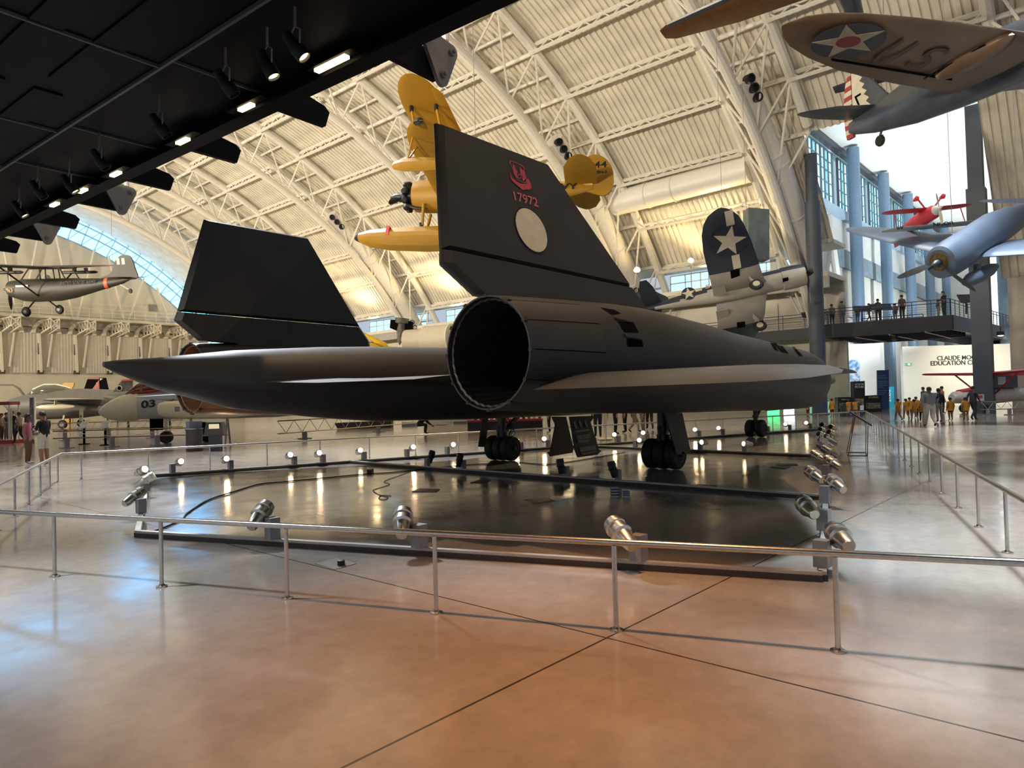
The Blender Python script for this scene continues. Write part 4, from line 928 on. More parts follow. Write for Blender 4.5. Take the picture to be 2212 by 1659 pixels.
GH = 'aircraft hanging from the roof'
def rounded(pts, n=4):
    P = [V(p) for p in pts]; N = len(P); Q = []
    for i in range(N):
        p0, p1, p2, p3 = P[i-1], P[i], P[(i+1) % N], P[(i+2) % N]
        for k in range(n): t = k/n; Q.append(.5*((2*p1)+(p2-p0)*t+(2*p0-5*p1+4*p2-p3)*t*t+(3*p1-p0-3*p2+p3)*t**3))
    return Q
# --- yellow float biplane
M_yel = mat('chrome_yellow_paint', (.33, .175, .012), .5, var=.06, scale=2)
yp = thing('floatplane', 'yellow float biplane hanging behind the near fin', 'airplane', (18.32, 18.6, 9.43), radians(-239.5), radians(-2.6), radians(12.8), GH)
b = MB(); b.rings(ell([(1.75, .46, .46, -.50), (1.7, .56, .55, -.6), (1.2, .60, .60, -.66), (.3, .58, .66, -.68), (-1, .52, .62, -.66), (-2.5, .38, .5, -.52), (-4, .22, .36, -.3), (-5.0, .06, .25, -.02)], 20)); yf = b.build('fuselage', M_yel, yp, True)
b = MB()
for k in range(9):
    a = 2*pi*k/9; b.lathe([(0, .14), (.36, .13), (.4, .08)], (1.98, .18*cos(a), -.02+.18*sin(a)), (.05, cos(a), sin(a)), 8)
b.lathe([(-.3, .36), (.1, .33), (.3, .2), (.42, .1)], (1.95, 0, -.02), (1, 0, 0), 16); b.path([(1.9, .3, -.5), (1.6, .35, -.66), (1.2, .3, -.7)], .06, 6)
b.build('radial_engine', M_black, yp, True)
prop(yp, (2.35, 0, -.02), (1, 0, 0), 1.25, 2, mat('dark_wood_prop', (.02, .018, .016), .4), radians(-38), .12)
def round_wing(b, z, le, te, span, s, dih=.0, t=.10):
    secs = []; c = (le+te)/2
    for y in (0, span*.5, span*.72, span*.84, span*.92, span*.97, span*.995):
        e = max(0, (y-span*.70)/(span*.30)); k = sqrt(max(0, 1-e*e)); secs.append(((c+(le-c)*k+.0*e, s*y, z+dih*y), (c+(te-c)*k, s*y, z+dih*y), t))
    b.wing(secs, 6)
for s in (-1, 1):
    b = MB(); round_wing(b, 1.25, 1.05, -.42, 5.3, s); o = b.build('upper_wing', M_yel, yp, True)
    b = MB(); b.wing([((-.16, s*2.2, 1.21), (-.56, s*2.2, 1.20), .10), ((-.16, s*4.3, 1.21), (-.5, s*4.3, 1.2), .10), ((-.2, s*4.6, 1.21), (-.34, s*4.6, 1.2), .1)], 4); b.build('aileron', M_yel, o, True)
    b = MB(); round_wing(b, -.42, .62, -.85, 5.2, s, .015); lw = b.build('lower_wing', M_yel, yp, True)
    b = MB(); b.lathe([(0, .02), (.03, .16), (.06, .02)], (-.1, s*5.12, -.36), (0, s, .1), 12); b.build('tip_light', M_black, lw)
    for x0, x1 in ((.75, .4), (-.1, -.5)):
        b = MB(); b.tube((x1, s*3.55, -.36), (x0, s*3.75, 1.2), .045, 8); st = b.build('wing_strut', M_yel, yp, True)
        b = MB(); b.tube((x0-.03, s*3.73, 1.02), (x0, s*3.75, 1.2), .07, 8); b.build('strut_cuff', M_black, st, True)
    b = MB(); b.tube((.4, s*.5, .45), (.6, s*.7, 1.2), .04, 6); b.tube((-.3, s*.5, .5), (-.1, s*.7, 1.2), .04, 6); b.build('cabane_strut', M_yel, yp, True)
    fl = MB(); fl.rings([[(x, s*4.2+yy*w, -1.25+zz*h) for yy, zz in ((0, 1), (.7, .75), (1, 0), (.5, -.7), (0, -1), (-.5, -.7), (-1, 0), (-.7, .75))] for x, w, h in ((1.0, .02, .03), (.9, .14, .13), (.6, .22, .2), (0, .24, .22), (-.7, .2, .18), (-1.2, .05, .1))])
    wf = fl.build('wing_float', M_yel, yp, True)
    b = MB(); b.tube((.5, s*4.2, -1.1), (.35, s*3.9, -.42), .03, 6); b.tube((-.5, s*4.2, -1.1), (-.4, s*3.9, -.42), .03, 6); b.tube((.5, s*4.2, -1.1), (.3, s*4.45, -.42), .03, 6); b.build('float_strut', M_yel, wf, True)
    b = MB(); b.wing([((-4.0, s*.1, .22), (-5.15, s*.1, .2), .07), ((-4.05, s*1.2, .24), (-5.2, s*1.2, .22), .07), ((-4.3, s*1.75, .25), (-5.0, s*1.75, .24), .07), ((-4.55, s*1.95, .25), (-4.75, s*1.95, .25), .07)], 5); b.build('tailplane', M_yel, yp, True)
b = MB(); b.prism(rounded([(-4.2, -.03, .2), (-4.35, -.03, .75), (-4.7, -.03, 1.25), (-5.05, -.03, 1.4), (-5.45, -.03, 1.2), (-5.7, -.03, .75), (-5.72, -.03, .1), (-5.45, -.03, -.25), (-5.0, -.03, -.15)]), (0, .06, 0)); fn = b.build('tail_fin', M_yel, yp)
for s_, z0, h in (('44', .85, .26), ('N3N-3', .62, .11)):
    I = wmat(yp); o_ = I @ V((-5.02, .04, z0)); text_fit('tail_number', s_, M_black, o_, I @ V((-5.48, .04, z0)), I @ V((-5.02, .04, z0+h)), fn, .01, .01)
I = wmat(yp); text_fit('side_lettering', 'NAVY', M_black, I @ V((-3.2, .36, -.12)), I @ V((-4.45, .2, -.05)), I @ V((-3.2, .37, .1)), yf, .02, .01)
mf = MB(); mf.rings([[(x, yy*w, zc+zz*h) for yy, zz in ((0, 1), (.75, .9), (1, .35), (.95, .0), (.5, -.7), (0, -1), (-.5, -.7), (-.95, .0), (-1, .35), (-.75, .9))] for x, w, h, zc in ((3.95, .03, .05, -1.66), (3.8, .2, .15, -1.68), (3.3, .38, .30, -1.75), (2.5, .46, .4, -1.8), (1, .5, .45, -1.84), (-1, .46, .42, -1.82), (-2.6, .32, .3, -1.7), (-3.6, .1, .12, -1.55))]); mfo = mf.build('main_float', M_yel, yp, True, auto=25)
b = MB(); b.rings([[(x, yy*w, -1.67+zz*h) for yy, zz in ((0, 1), (.75, .9), (1, .35), (.95, 0), (.5, -.7), (0, -1), (-.5, -.7), (-.95, 0), (-1, .35), (-.75, .9))] for x, w, h in ((3.99, .03, .05), (3.9, .14, .11), (3.8, .21, .16))]); b.build('float_bumper', M_black, mfo, True)
b = MB(); b.box((2.5, 0, -1.6), (.12, .95, .36)); b.build('red_stripe', M_red, mfo)
for s in (-1, 1):
    for x0, x1 in ((1.5, 1.2), (-.2, .3)):
        b = MB(); b.tube((x0-.25, s*.25, -1.42), (x1, s*.45, -.55), .06, 8); st = b.build('float_strut', M_yel, yp, True); b = MB(); b.tube((x0-.25, s*.25, -1.45), (x0-.2, s*.27, -1.25), .08, 8); b.build('strut_cuff', M_black, st, True)
# --- navy blue gull-wing fighter
M_navy = mat('navy_blue_grey_paint', (.028, .038, .058), .5, var=.10, scale=1.5); M_seag = mat('pale_belly_grey', (.42, .40, .34), .5, var=.08, scale=2)
gw = thing('fighter_plane', 'navy blue gull-winged fighter numbered 56 banking under the roof', 'airplane', (41.19, 18.1, 8.03), radians(-63.2), radians(-10.1), radians(-35.7), GH)
b = MB(); b.rings(ell([(4.25, .50, .42, -.62), (4.2, .62, .56, -.76), (3.6, .67, .62, -.82), (2.9, .66, .64, -.8), (2.85, .60, .6, -.72), (1.5, .58, .66, -.7), (0, .56, .72, -.7), (-1.5, .48, .62, -.6), (-3.2, .32, .48, -.38), (-4.8, .15, .34, -.12), (-5.6, .03, .2, .08)], 22)); two_tone(b, lambda x: -.06); gf = b.build('fuselage', [M_navy, M_seag], gw, True)
b = MB(); b.rings(ell([(1.0, .02, .72, .66), (.6, .28, .98, .5), (-.1, .32, 1.08, .5), (-1.0, .2, .85, .5), (-1.4, .02, .66, .55)], 14)); b.build('canopy', M_clear, gw, True)
prop(gw, (4.35, 0, -.1), (1, 0, 0), 2.0, 3, mat('black_prop', (.015, .015, .015), .35), radians(97), .17, hub=.17)
for s in (-1, 1):
    b = MB(); b.wing([((2.0, s*.4, -.35), (-1.1, s*.4, -.35), .11), ((1.8, s*1.0, -.62), (-1.15, s*1.0, -.65), .11), ((1.65, s*1.75, -.90), (-1.25, s*1.75, -.92), .11), ((1.55, s*2.5, -.74), (-1.3, s*2.5, -.78), .11)], 7); b.build('inner_wing', M_seag, gw, True)
    b = MB(); secs = []
    for y, le, te in ((2.5, 1.55, -1.3), (4.0, 1.3, -1.38), (5.0, 1.05, -1.3), (5.6, .82, -1.1), (6.0, .5, -.8), (6.2, .2, -.45), (6.28, -.02, -.25)): secs.append(((le, s*y, -.76+(y-2.5)*.30), (te, s*y, -.78+(y-2.5)*.30), .11))
    b.wing(secs, 7); ow = b.build('outer_wing', M_navy, gw, True)
    b = MB(); b.box((-.85, s*1.15, -.80), (.75, .9, .06)); b.build('flap', M_seag, gw)
    b = MB(); b.box((.15, s*2.2, -.92), (.5, .75, .06)); b.build('flap_bay', M_dark, gw)
    c = (1.15, s*1.85, -1.75); b = MB(); b.tube((.9, s*1.8, -.9), (1.15, s*1.85, -1.75), .06, 8); b.bar((.9, s*1.65, -.95), (1.15, s*1.7, -1.5), .35, .03); leg = b.build('gear_leg', M_seag, gw, True)
    b = MB(); b.lathe([(-.1, .22), (-.1, .34), (0, .41), (.1, .34), (.1, .22)], c, (0, 1, 0), 22); wh = b.build('wheel', M_rubber, leg, True)
    b = MB(); b.lathe([(s*.0-.12, .2), (.12, .2)], c, (0, 1, 0), 16); b.build('wheel_hub', mat('cream_hub', (.6, .52, .36), .5), wh, True)
    b = MB(); b.wing([((-4.3, s*.05, .3), (-5.5, s*.05, .3), .08), ((-4.6, s*1.6, .3), (-5.5, s*1.6, .3), .07), ((-4.9, s*2.3, .3), (-5.3, s*2.3, .3), .06)], 5); b.build('tailplane', M_navy, gw, True)
    if s < 0:
        n_ = V((0, s*-.30, -1)).normalized(); roundel(ow, (.1, s*4.35, -.33), (0, s*1, .30), (1, 0, 0), .96, n_, M_insb, None, None, True, 1.05)
b = MB(); b.prism(rounded([(-3.9, -.04, .4), (-4.4, -.04, 1.2), (-4.9, -.04, 1.75), (-5.4, -.04, 1.8), (-5.9, -.04, 1.4), (-6.0, -.04, .7), (-5.7, -.04, .1)]), (0, .08, 0)); b.build('tail_fin', M_navy, gw)
roundel(gf, (-2.6, -.46, .12), (1, 0, 0), (0, -.25, 1), .44, (0, -1, -.05), M_insb, None, None, True)
I = wmat(gw)
text_fit('cowl_number', '56', M_insw, I @ V((3.15, -.62, .28)), I @ V((3.7, -.62, .28)), I @ V((3.15, -.52, .48)), gf, .02, .02)
text_fit('side_number', '56', M_insw, I @ V((-1.55, -.57, .08)), I @ V((-.9, -.6, .1)), I @ V((-1.55, -.52, .42)), gf, .02, .02)
b = MB(); b.box((3.0, -.45, -.6), (.3, .25, .12)); b.build('exhaust_stain', M_dark, gf)
# --- brown fighter overhead at the upper right
M_olive = mat('dull_brown_paint', (.115, .072, .046), .36, var=.22, scale=1.2, bump=.1); M_bel = mat('blue_black_belly', (.055, .065, .085), .28, var=.25, scale=2)
br = thing('fighter_plane', 'dull brown fighter with wing star and striped rudder, overhead at the upper right', 'airplane', (18.71, 1.57, 8.88), radians(231.9), radians(1.6), radians(1.8), GH)
b = MB(); b.rings(ell([(4.0, .2, .1, -.4), (3.6, .45, .32, -.85), (2.6, .52, .5, -.98), (1.4, .55, .6, -.75), (0, .56, .75, -.58), (-1.5, .5, .95, -.5), (-3, .36, .85, -.36), (-4.5, .2, .7, -.08), (-5.55, .06, .6, .22)], 22)); bf = b.build('fuselage', M_bel, br, True)
for s in (-1, 1):
    b = MB(); secs = []
    for y, le, te in ((.3, 1.35, -1.35), (2, 1.25, -1.35), (3.5, 1.12, -1.18), (4.5, .98, -.86), (5.1, .8, -.55), (5.45, .58, -.25), (5.65, .3, .02), (5.7, .18, .1)): secs.append(((le, s*y, -.3+y*.12), (te, s*y, -.3+y*.12), .12))
    b.wing(secs, 8); bw = b.build('wing', M_olive, br, True)
    if s < 0:
        zf = lambda y: -.3+abs(y)*.12-.125; nn = V((0, -.12, -1)).normalized()
        roundel(bw, (.22, -4.3, zf(4.3)-.012), V((.55, -.83, .10)), V((.83, .55, -.066)), .70, nn, mat('worn_blue', (.03, .035, .045), .5, var=.25), mat('worn_white', (.30, .26, .20), .5, var=.2), mat('worn_red', (.16, .02, .03), .5))
        I = wmat(br)
        for ch, y0 in (('U', -3.35), ('S', -2.55)):
            text_fit('wing_letter', ch, mat('faded_black', (.045, .036, .030), .5, var=.3), I @ V((-.45, y0, zf(y0)-.012)), I @ V((-.45, y0+.42, zf(y0+.42)-.012)), I @ V((.55, y0, zf(y0)-.012)), bw, .004)
        b = MB(); b.box((-.62, -2.6, zf(2.6)+.035), (.02, 3.0, .05), Matrix.Rotation(-.12, 3, 'X')); b.box((.1, -1.75, zf(1.75)-.005), (1.6, .015, .03)); b.build('panel_seam', M_dark, bw)
        b = MB(); b.ball((.35, -1.5, zf(1.5)+.02), .34, 16, 10, (2.9, .8, .62)); b.build('wheel_fairing', M_olive, bw, True)
    b = MB(); b.wing([((-4.25, s*.05, .62), (-5.45, s*.05, .62), .1), ((-4.5, s*1.1, .65), (-5.5, s*1.1, .65), .09), ((-4.85, s*1.7, .66), (-5.35, s*1.7, .66), .08), ((-5.05, s*1.95, .66), (-5.2, s*1.95, .66), .07)], 6); b.build('tailplane', M_bel, br, True)
fins = MB(); fins.prism([(-3.9, -.04, .75), (-4.6, -.04, 1.5), (-5.05, -.04, 1.95), (-5.35, -.04, 1.95), (-5.35, -.04, .55)], (0, .08, 0)); fo = fins.build('tail_fin', M_bel, br)
tw = MB(); tp = [(-4.75, -.05, .72)]
zz = [.72, .92, .98, 1.14, 1.2, 1.36, 1.42, 1.58, 1.64, 1.8, 1.92]
tp += [(-4.55-.04*i-(.17 if i % 2 else 0), -.05, z) for i, z in enumerate(zz)]+[(-5.33, -.05, 1.92), (-5.33, -.05, .72)]
tw.prism(tp, (0, .1, 0)); to = tw.build('tail_teeth', M_insw, fo)
I = wmat(br); text_fit('tail_number', '7', M_dark, I @ V((-4.95, -.06, .80)), I @ V((-5.22, -.06, .80)), I @ V((-4.95, -.06, 1.22)), fo, .01)
text_fit('tail_number', '7', M_dark, I @ V((-5.22, .06, .80)), I @ V((-4.95, .06, .80)), I @ V((-5.22, .06, 1.22)), fo, .01)
M_strr = mat('stripe_red', (.36, .04, .035), .5); rb = MB(); N = 13
for i in range(N):
    z0, z1 = .1+1.8*i/N, .1+1.8*(i+1)/N; rb.cur = i % 2; w = lambda z: .36*sqrt(max(.05, 1-((z-.85)/1.15)**2))
    rb.prism([(-5.38, -.04, z0), (-5.38-w(z0), -.04, z0), (-5.38-w(z1), -.04, z1), (-5.38, -.04, z1)], (0, .08, 0))
rb.build('rudder', [M_strr, M_insw], br)
b = MB(); b.tube((-4.2, 0, .0), (-4.35, 0, -.28), .035, 6); b.tube((-4.3, .06, -.2), (-4.32, .06, -.36), .025, 6); tg = b.build('tail_gear', M_gear, br, True); b = MB(); b.lathe([(-.05, .09), (-.05, .14), (0, .16), (.05, .14), (.05, .09)], (-4.33, 0, -.36), (0, 1, 0), 16); b.build('tail_wheel', M_rubber, tg, True)
b = MB()
for k in range(5): b.ball((2.0-.35*k, -.42+.03*k, -.78+.03*k), .05, 8, 6)
b.build('belly_rivets', M_ss, bf, True)
# --- pale grey fighter at the right edge
M_gull = mat('pale_blue_grey_paint', (.115, .155, .22), .42, var=.10, scale=1.5); M_gull2 = mat('mid_grey_paint', (.06, .08, .115), .45, var=.1)
pf = thing('fighter_plane', 'pale grey naval fighter with a drop tank, nose-on at the right edge', 'airplane', (36.83, 4.66, 8.21), radians(158.7), radians(19.7), radians(-14.8), GH)
b = MB(); b.rings(ell([(3.35, .48, .42, -.62), (3.25, .62, .55, -.85), (2.6, .70, .66, -.95), (1.9, .68, .72, -.92), (.8, .64, .85, -.8), (-.6, .60, 1.0, -.7), (-2.2, .5, .9, -.55), (-4, .3, .65, -.3), (-5.6, .1, .5, .0)], 22)); pff = b.build('fuselage', M_gull, pf, True)
b = MB(); b.lathe([(0, .40), (.02, .38), (-.25, .2)], (3.36, 0, -.1), (1, 0, 0), 18); b.build('cowl_mouth', mat('grille_bronze', (.20, .15, .07), .4, .5, var=.5, scale=8), pff, True)
prop(pf, (3.5, 0, -.1), (1, 0, 0), 1.9, 2, mat('slate_prop', (.06, .075, .09), .35), 0, .16, hub=.15, angles=[radians(205), radians(325)])
for s in (-1, 1):
    b = MB(); secs = []
    for y, le, te in ((.5, 1.3, -1.6), (2.4, 1.2, -1.5), (4.4, .85, -1.15), (5.6, .6, -.9), (6.2, .4, -.65), (6.5, .05, -.3)): secs.append(((le, s*y, -.5+y*.12), (te, s*y, -.5+y*.12), .12))
    b.wing(secs, 7); w_ = b.build('wing', M_gull, pf, True)
    for yy in (1.6,):
        b = MB(); b.prism(disc_pts((-.2, s*yy, -.5+yy*.12-.19), (1, 0, 0), (0, s, .12), .5, 22), (0, 0, -.015)); bay = b.build('wheel_bay', M_gull2, w_)
        b = MB(); b.lathe([(0, .36), (.08, .3), (.1, .12)], (-.2, s*yy, -.5+yy*.12-.20), (0, 0, -1), 18); b.build('retracted_wheel', M_gull2, bay, True)
    b = MB()
    for j in range(4): b.box((-.35+.1*j, s*(2.7+.2*j), -.5+(2.7+.2*j)*.12-.15), (.14, .06, .02))
    b.build('shell_slots', M_dark, w_)
    b = MB(); b.wing([((-4.4, s*.05, .5), (-5.6, s*.05, .5), .08), ((-4.6, s*1.8, .5), (-5.5, s*1.8, .5), .07), ((-4.9, s*2.6, .5), (-5.3, s*2.6, .5), .06)], 5); b.build('tailplane', M_gull2, pf, True)
b = MB(); b.prism([(-3.8, -.05, .6), (-4.8, -.05, 1.9), (-5.5, -.05, 2.0), (-5.9, -.05, 1.2), (-5.7, -.05, .2)], (0, .1, 0)); b.build('tail_fin', M_gull, pf)
b = MB(); b.lathe([(1.3, .02), (1.15, .16), (.7, .29), (0, .33), (-.8, .28), (-1.4, .12), (-1.6, .01)], (1.2, .55, -1.25), (1, 0, 0), 18, False, False); b.bar((1.3, .5, -1.0), (1.3, .5, -.75), .3, .05); b.build('drop_tank', M_gull, pf, True)
sp = star_pts((-2.55, -.50, .34), (1, 0, 0), (0, .30, 1), .46); b = MB(); b.prism(sp, (0, -.02, .0)); b.build('fuselage_star', mat('soft_white', (.62, .66, .68), .5), pff)
# --- red inverted biplane far off
a_, c_ = H(1826, 519, D=33), H(2100, 481, D=32); mid = H(2003, 466, D=33)
M_brt = mat('bright_red_paint', (.62, .05, .07), .4, var=.05); M_silv = mat('white_wing_fabric', (.62, .62, .62), .4)
rp = axes_thing('aerobatic_biplane', 'small red and white biplane hanging upside down beyond the pale fighter', 'airplane', mid, -C_F*.9+C_U*.1, a_-c_, GH); rp.scale = (.78,)*3
b = MB(); b.rings(ell([(.9, .3, .3, -.3), (.6, .42, .42, -.42), (-1, .36, .5, -.45), (-2.6, .2, .25, -.25), (-3.6, .03, .1, -.1)], 14)); b.build('fuselage', M_brt, rp, True)
b = MB(); b.lathe([(0, .3), (.2, .22), (.4, .05)], (.9, 0, 0), (1, 0, 0), 12); b.build('spinner', M_silv, rp, True); prop(rp, (1.2, 0, 0), (1, 0, 0), .95, 2, M_insw, 1.6, .09, hub=.06)
for s in (-1, 1):
    b = MB(); round_wing(b, -.35, .5, -.4, 2.75, s, -.02); b.build('lower_wing', M_brt, rp, True)
    b = MB(); round_wing(b, .75, .7, -.3, 3.0, s, 0); uw = b.build('upper_wing', M_silv, rp, True)
    b = MB(); b.tube((.1, s*2.0, -.38), (.2, s*2.1, .75), .03, 6); b.build('wing_strut', M_brt, rp, True)
    b = MB(); b.tube((.3, s*.25, -.35), (.5, s*.75, -.95), .05, 6); lg = b.build('gear_leg', M_brt, rp, True); b = MB(); b.rings(ell([(.75, .02, -.9, -.98), (.55, .12, -.78, -1.12), (.2, .06, -.88, -1.02)], 10)); b.v = [(x, y+s*.8, z) for x, y, z in b.v]; b.build('wheel_spat', M_brt, lg, True)
    b = MB(); b.wing([((-3.0, s*.05, .1), (-3.7, s*.05, .1), .06), ((-3.1, s*1.0, .1), (-3.6, s*1.0, .1), .06)], 4); b.build('tailplane', M_brt, rp, True)
b = MB(); b.prism([(-2.9, -.03, .1), (-3.3, -.03, .8), (-3.8, -.03, .8), (-3.9, -.03, 0)], (0, .06, 0)); b.build('tail_fin', M_brt, rp)
I = wmat(rp)
for s_, y0, y1 in (('BOEIN', -.95, .2), ('AR', 2.0, 2.45)): text_fit('wing_lettering', s_, M_sign_black, I @ V((.76, y0, .70)), I @ V((.76, y1, .70)), I @ V((.76, y0, .92)), rp, .02)
# --- olive high-wing observation plane at the left
M_od = mat('olive_drab_paint', (.022, .0195, .013), .55, var=.12, scale=1.5); M_org = mat('orange_band', (.55, .10, .03), .5)
ob = thing('observation_plane', 'olive drab high-wing observation plane hanging at the left edge', 'airplane', (12.0, 44.79, 8.64), radians(122.6), radians(-2), radians(-10), GH)
b = MB(); b.rings(ell([(2.5, .30, .25, -.40), (2.4, .42, .34, -.55), (1.6, .52, .42, -.80), (.8, .55, .45, -.85), (-.6, .54, .45, -.82), (-1.6, .44, .42, -.66), (-3.2, .26, .40, -.26), (-4.6, .12, .42, .08), (-5.1, .03, .42, .3)], 18)); off_ = b.build('fuselage', M_od, ob, True)
b = MB()
for x0, x1 in (((1.25), (.75)), ((.05), (.05)), ((-.3), (-.3)), ((-1.5), (-1.2))):
    for s in (-1, 1): b.tube((x0, s*.5, .38), (x1, s*.46, .98), .035, 6)
for s in (-1, 1): b.tube((.75, s*.46, .98), (-1.2, s*.46, .98), .04, 6); b.tube((1.25, s*.5, .4), (-1.6, s*.45, .4), .04, 6)
b.build('cabin_frame', M_od, ob, True)
b = MB(); b.ball((.1, 0, .45), .2, 10, 8); b.build('seat_headrest', M_insw, ob, True)
prop(ob, (2.55, 0, -.12), (1, 0, 0), 1.15, 2, M_black, radians(92), .1, hub=.14)
for s in (-1, 1):
    b = MB(); b.wing([((1.0, s*.0, 1.05), (-.65, s*.0, 1.03), .12), ((.98, s*2.6, 1.12), (-.65, s*2.6, 1.1), .12), ((.8, s*5.0, 1.2), (-.35, s*5.0, 1.19), .11), ((.6, s*5.4, 1.21), (-.1, s*5.4, 1.2), .1)], 6); w_ = b.build('wing', M_od, ob, True)
    b = MB(); b.wing([((.83, s*4.4, 1.185), (-.42, s*4.4, 1.175), .145), ((.60, s*5.42, 1.215), (-.12, s*5.42, 1.205), .135)], 5); b.build('red_wingtip', M_brt, w_, True)
    b = MB(); b.tube((.3, s*.5, -.5), (.4, s*2.6, 1.05), .045, 6); b.build('wing_strut', M_od, ob, True)
    b = MB(); b.tube((.6, s*.45, -.75), (.55, s*1.1, -1.25), .04, 6); lg = b.build('gear_leg', M_od, ob, True); b = MB(); b.lathe([(-.09, .12), (-.09, .22), (0, .28), (.09, .22), (.09, .12)], (.55, s*1.15, -1.33), (0, 1, 0), 18); wh = b.build('wheel', M_rubber, lg, True); b = MB(); b.lathe([(-.1, .1), (.1, .1)], (.55, s*1.15, -1.33), (0, 1, 0), 12); b.build('wheel_hub', M_boxgrey, wh, True)
    b = MB(); b.wing([((-4.2, s*.05, .42), (-5.2, s*.05, .42), .07), ((-4.5, s*1.4, .42), (-5.2, s*1.4, .42), .06), ((-4.8, s*1.7, .42), (-5.1, s*1.7, .42), .05)], 5); b.build('tailplane', M_od, ob, True)
    for yy in (2.2, 3.1): b = MB(); b.lathe([(.9, .02), (.8, .09), (-.6, .09), (-.75, .04)], (.2, s*yy, .78), (1, 0, 0), 10); b.bar((.2, s*yy, .85), (.2, s*yy, 1.05), .3, .04); b.build('rocket_pod', M_od, w_, True)
b = MB(); b.prism(rounded([(-3.3, -.04, .4), (-3.9, -.04, .65), (-4.3, -.04, 1.35), (-4.75, -.04, 1.62), (-5.2, -.04, 1.5), (-5.4, -.04, .9), (-5.35, -.04, .3)]), (0, .08, 0)); fo = b.build('tail_fin', M_od, ob)
b = MB()
for x in (-4.45, -4.75): b.box((x, 0, 1.28), (.18, .1, .34))
b.build('tail_marking', M_insw, fo)
b = MB(); b.rings(ell([(-3.55, .235, .42, -.20), (-3.75, .215, .425, -.14)], 18), False, False); b.build('orange_band', M_org, off_)
I = wmat(ob); text_fit('side_lettering', 'UNITED STATES ARMY', M_black, I @ V((-1.1, .55, .08)), I @ V((-3.2, .32, .12)), I @ V((-1.1, .55, .26)), off_, .02)
text_fit('nose_number', '963', mat('dull_gold', (.30, .14, .02), .5), I @ V((2.25, .47, -.28)), I @ V((1.85, .53, -.28)), I @ V((2.25, .47, -.06)), off_, .02)
b = MB(); b.box((1.35, .53, .05), (.5, .05, .1)); b.box((.95, .55, .06), (.3, .05, .1)); b.build('exhaust_panel', M_insw, off_)
b = MB(); b.tube((-4.3, 0, .1), (-4.95, 0, -.28), .03, 6); tg = b.build('tail_gear', M_insw, ob, True); b = MB(); b.lathe([(-.04, .1), (0, .13), (.04, .1)], (-4.97, 0, -.32), (0, 1, 0), 12); b.build('tail_wheel', M_rubber, tg, True)
# --- orange trainer half hidden behind the brown fighter
wc, tl = H(1815, -55, D=26), H(1892, 178, D=32)
ot = axes_thing('trainer_plane', 'orange and dark trainer plane mostly hidden behind the brown fighter', 'airplane', wc, wc-tl, H(1345, -92, D=25.5)-H(1790, -30, D=26), GH)
Lt = (wc-tl).length; M_ora = mat('weathered_orange', (.10, .042, .012), .5, var=.25, scale=3)
b = MB(); b.rings(ell([(1.8, .3, .3, -.3), (1, .5, .5, -.5), (-1, .45, .5, -.4), (-Lt+.6, .15, .25, -.1), (-Lt, .04, .15, 0)], 14)); b.build('fuselage', M_bel, ot, True)
for s in (-1, 1):
    b = MB(); b.wing([((1.0, s*.3, -.1), (-.8, s*.3, -.1), .12), ((.9, s*4, 0), (-.7, s*4, 0), .12), ((.7, s*6.6, .05), (-.35, s*6.6, .05), .1), ((.5, s*7.0, .06), (-.1, s*7.0, .06), .08)], 6); w_ = b.build('wing', M_ora, ot, True)
    b = MB(); b.wing([((1.02, s*3.9, .0), (.55, s*3.9, .0), .42), ((.75, s*6.6, .05), (.35, s*6.6, .05), .34)], 5); b.build('leading_edge_boot', M_bel, w_, True)
    b = MB(); b.wing([((-Lt+1.0, s*.05, .1), (-Lt, s*.05, .1), .08), ((-Lt+.7, s*1.7, .1), (-Lt+.1, s*1.7, .1), .07)], 4); b.build('tailplane', M_bel, ot, True)
b = MB(); b.prism([(-Lt+.9, -.04, .15), (-Lt+.55, -.04, 1.15), (-Lt+.12, -.04, 1.2), (-Lt+.1, -.04, .1)], (0, .08, 0)); b.build('tail_fin', mat('tail_yellow', (.60, .32, .04), .5), ot)
b = MB(); b.prism([(-Lt+.1, -.04, .05), (-Lt+.12, -.04, 1.2), (-Lt-.3, -.04, .95), (-Lt-.4, -.04, .1)], (0, .08, 0)); b.build('rudder', mat('rudder_rust', (.36, .07, .03), .5), ot)
# --- small things hanging or stored far off
yl = axes_thing('ultralight_plane', 'tiny yellow ultralight plane hanging far off beyond the tail', 'airplane', H(822, 742, D=60), C_R*.8-C_U*.45-C_F*.3, -C_F-C_R*.3, GH); M_ly = mat('lemon_yellow', (.75, .50, .02), .5)
b = MB(); b.rings(ell([(.9, .05, .1, -.1), (.4, .3, .3, -.3), (-1, .25, .2, -.2), (-2.6, .06, .08, -.05)], 10)); b.build('fuselage', M_ly, yl, True)
b = MB(); b.wing([((.4, 2.4, .2), (-.3, 2.4, .2), .1), ((.6, 0, .2), (-.4, 0, .2), .1), ((.4, -2.4, .2), (-.3, -2.4, .2), .1)]); b.build('wing', M_ly, yl, True)
b = MB(); b.prism([(-2.2, -.04, 0), (-2.6, -.04, 1.3), (-3.1, -.04, 1.3), (-2.8, -.04, 0)], (0, .08, 0)); b.wing([((-2.4, 1.3, .3), (-2.8, 1.3, .3), .1), ((-2.3, -1.3, .3), (-2.8, -1.3, .3), .1)]); b.build('tail', M_ly, yl)
dk = axes_thing('hanging_drone', 'dark finned flying bomb hanging nose down beside the cream tank', 'aircraft', H(866, 716, D=58), -C_U+C_R*-.1, C_R, GH)
b = MB(); b.rings(ell([(1.15, .02, .03, -.03), (.7, .26, .26, -.26), (0, .36, .36, -.36), (-.6, .28, .28, -.28), (-.7, .55, .5, -.5), (-1.1, .6, .5, -.5)], 14)); b.build('body', mat('mottled_grey_green', (.12, .12, .10), .6, var=.6, scale=3), dk, True)
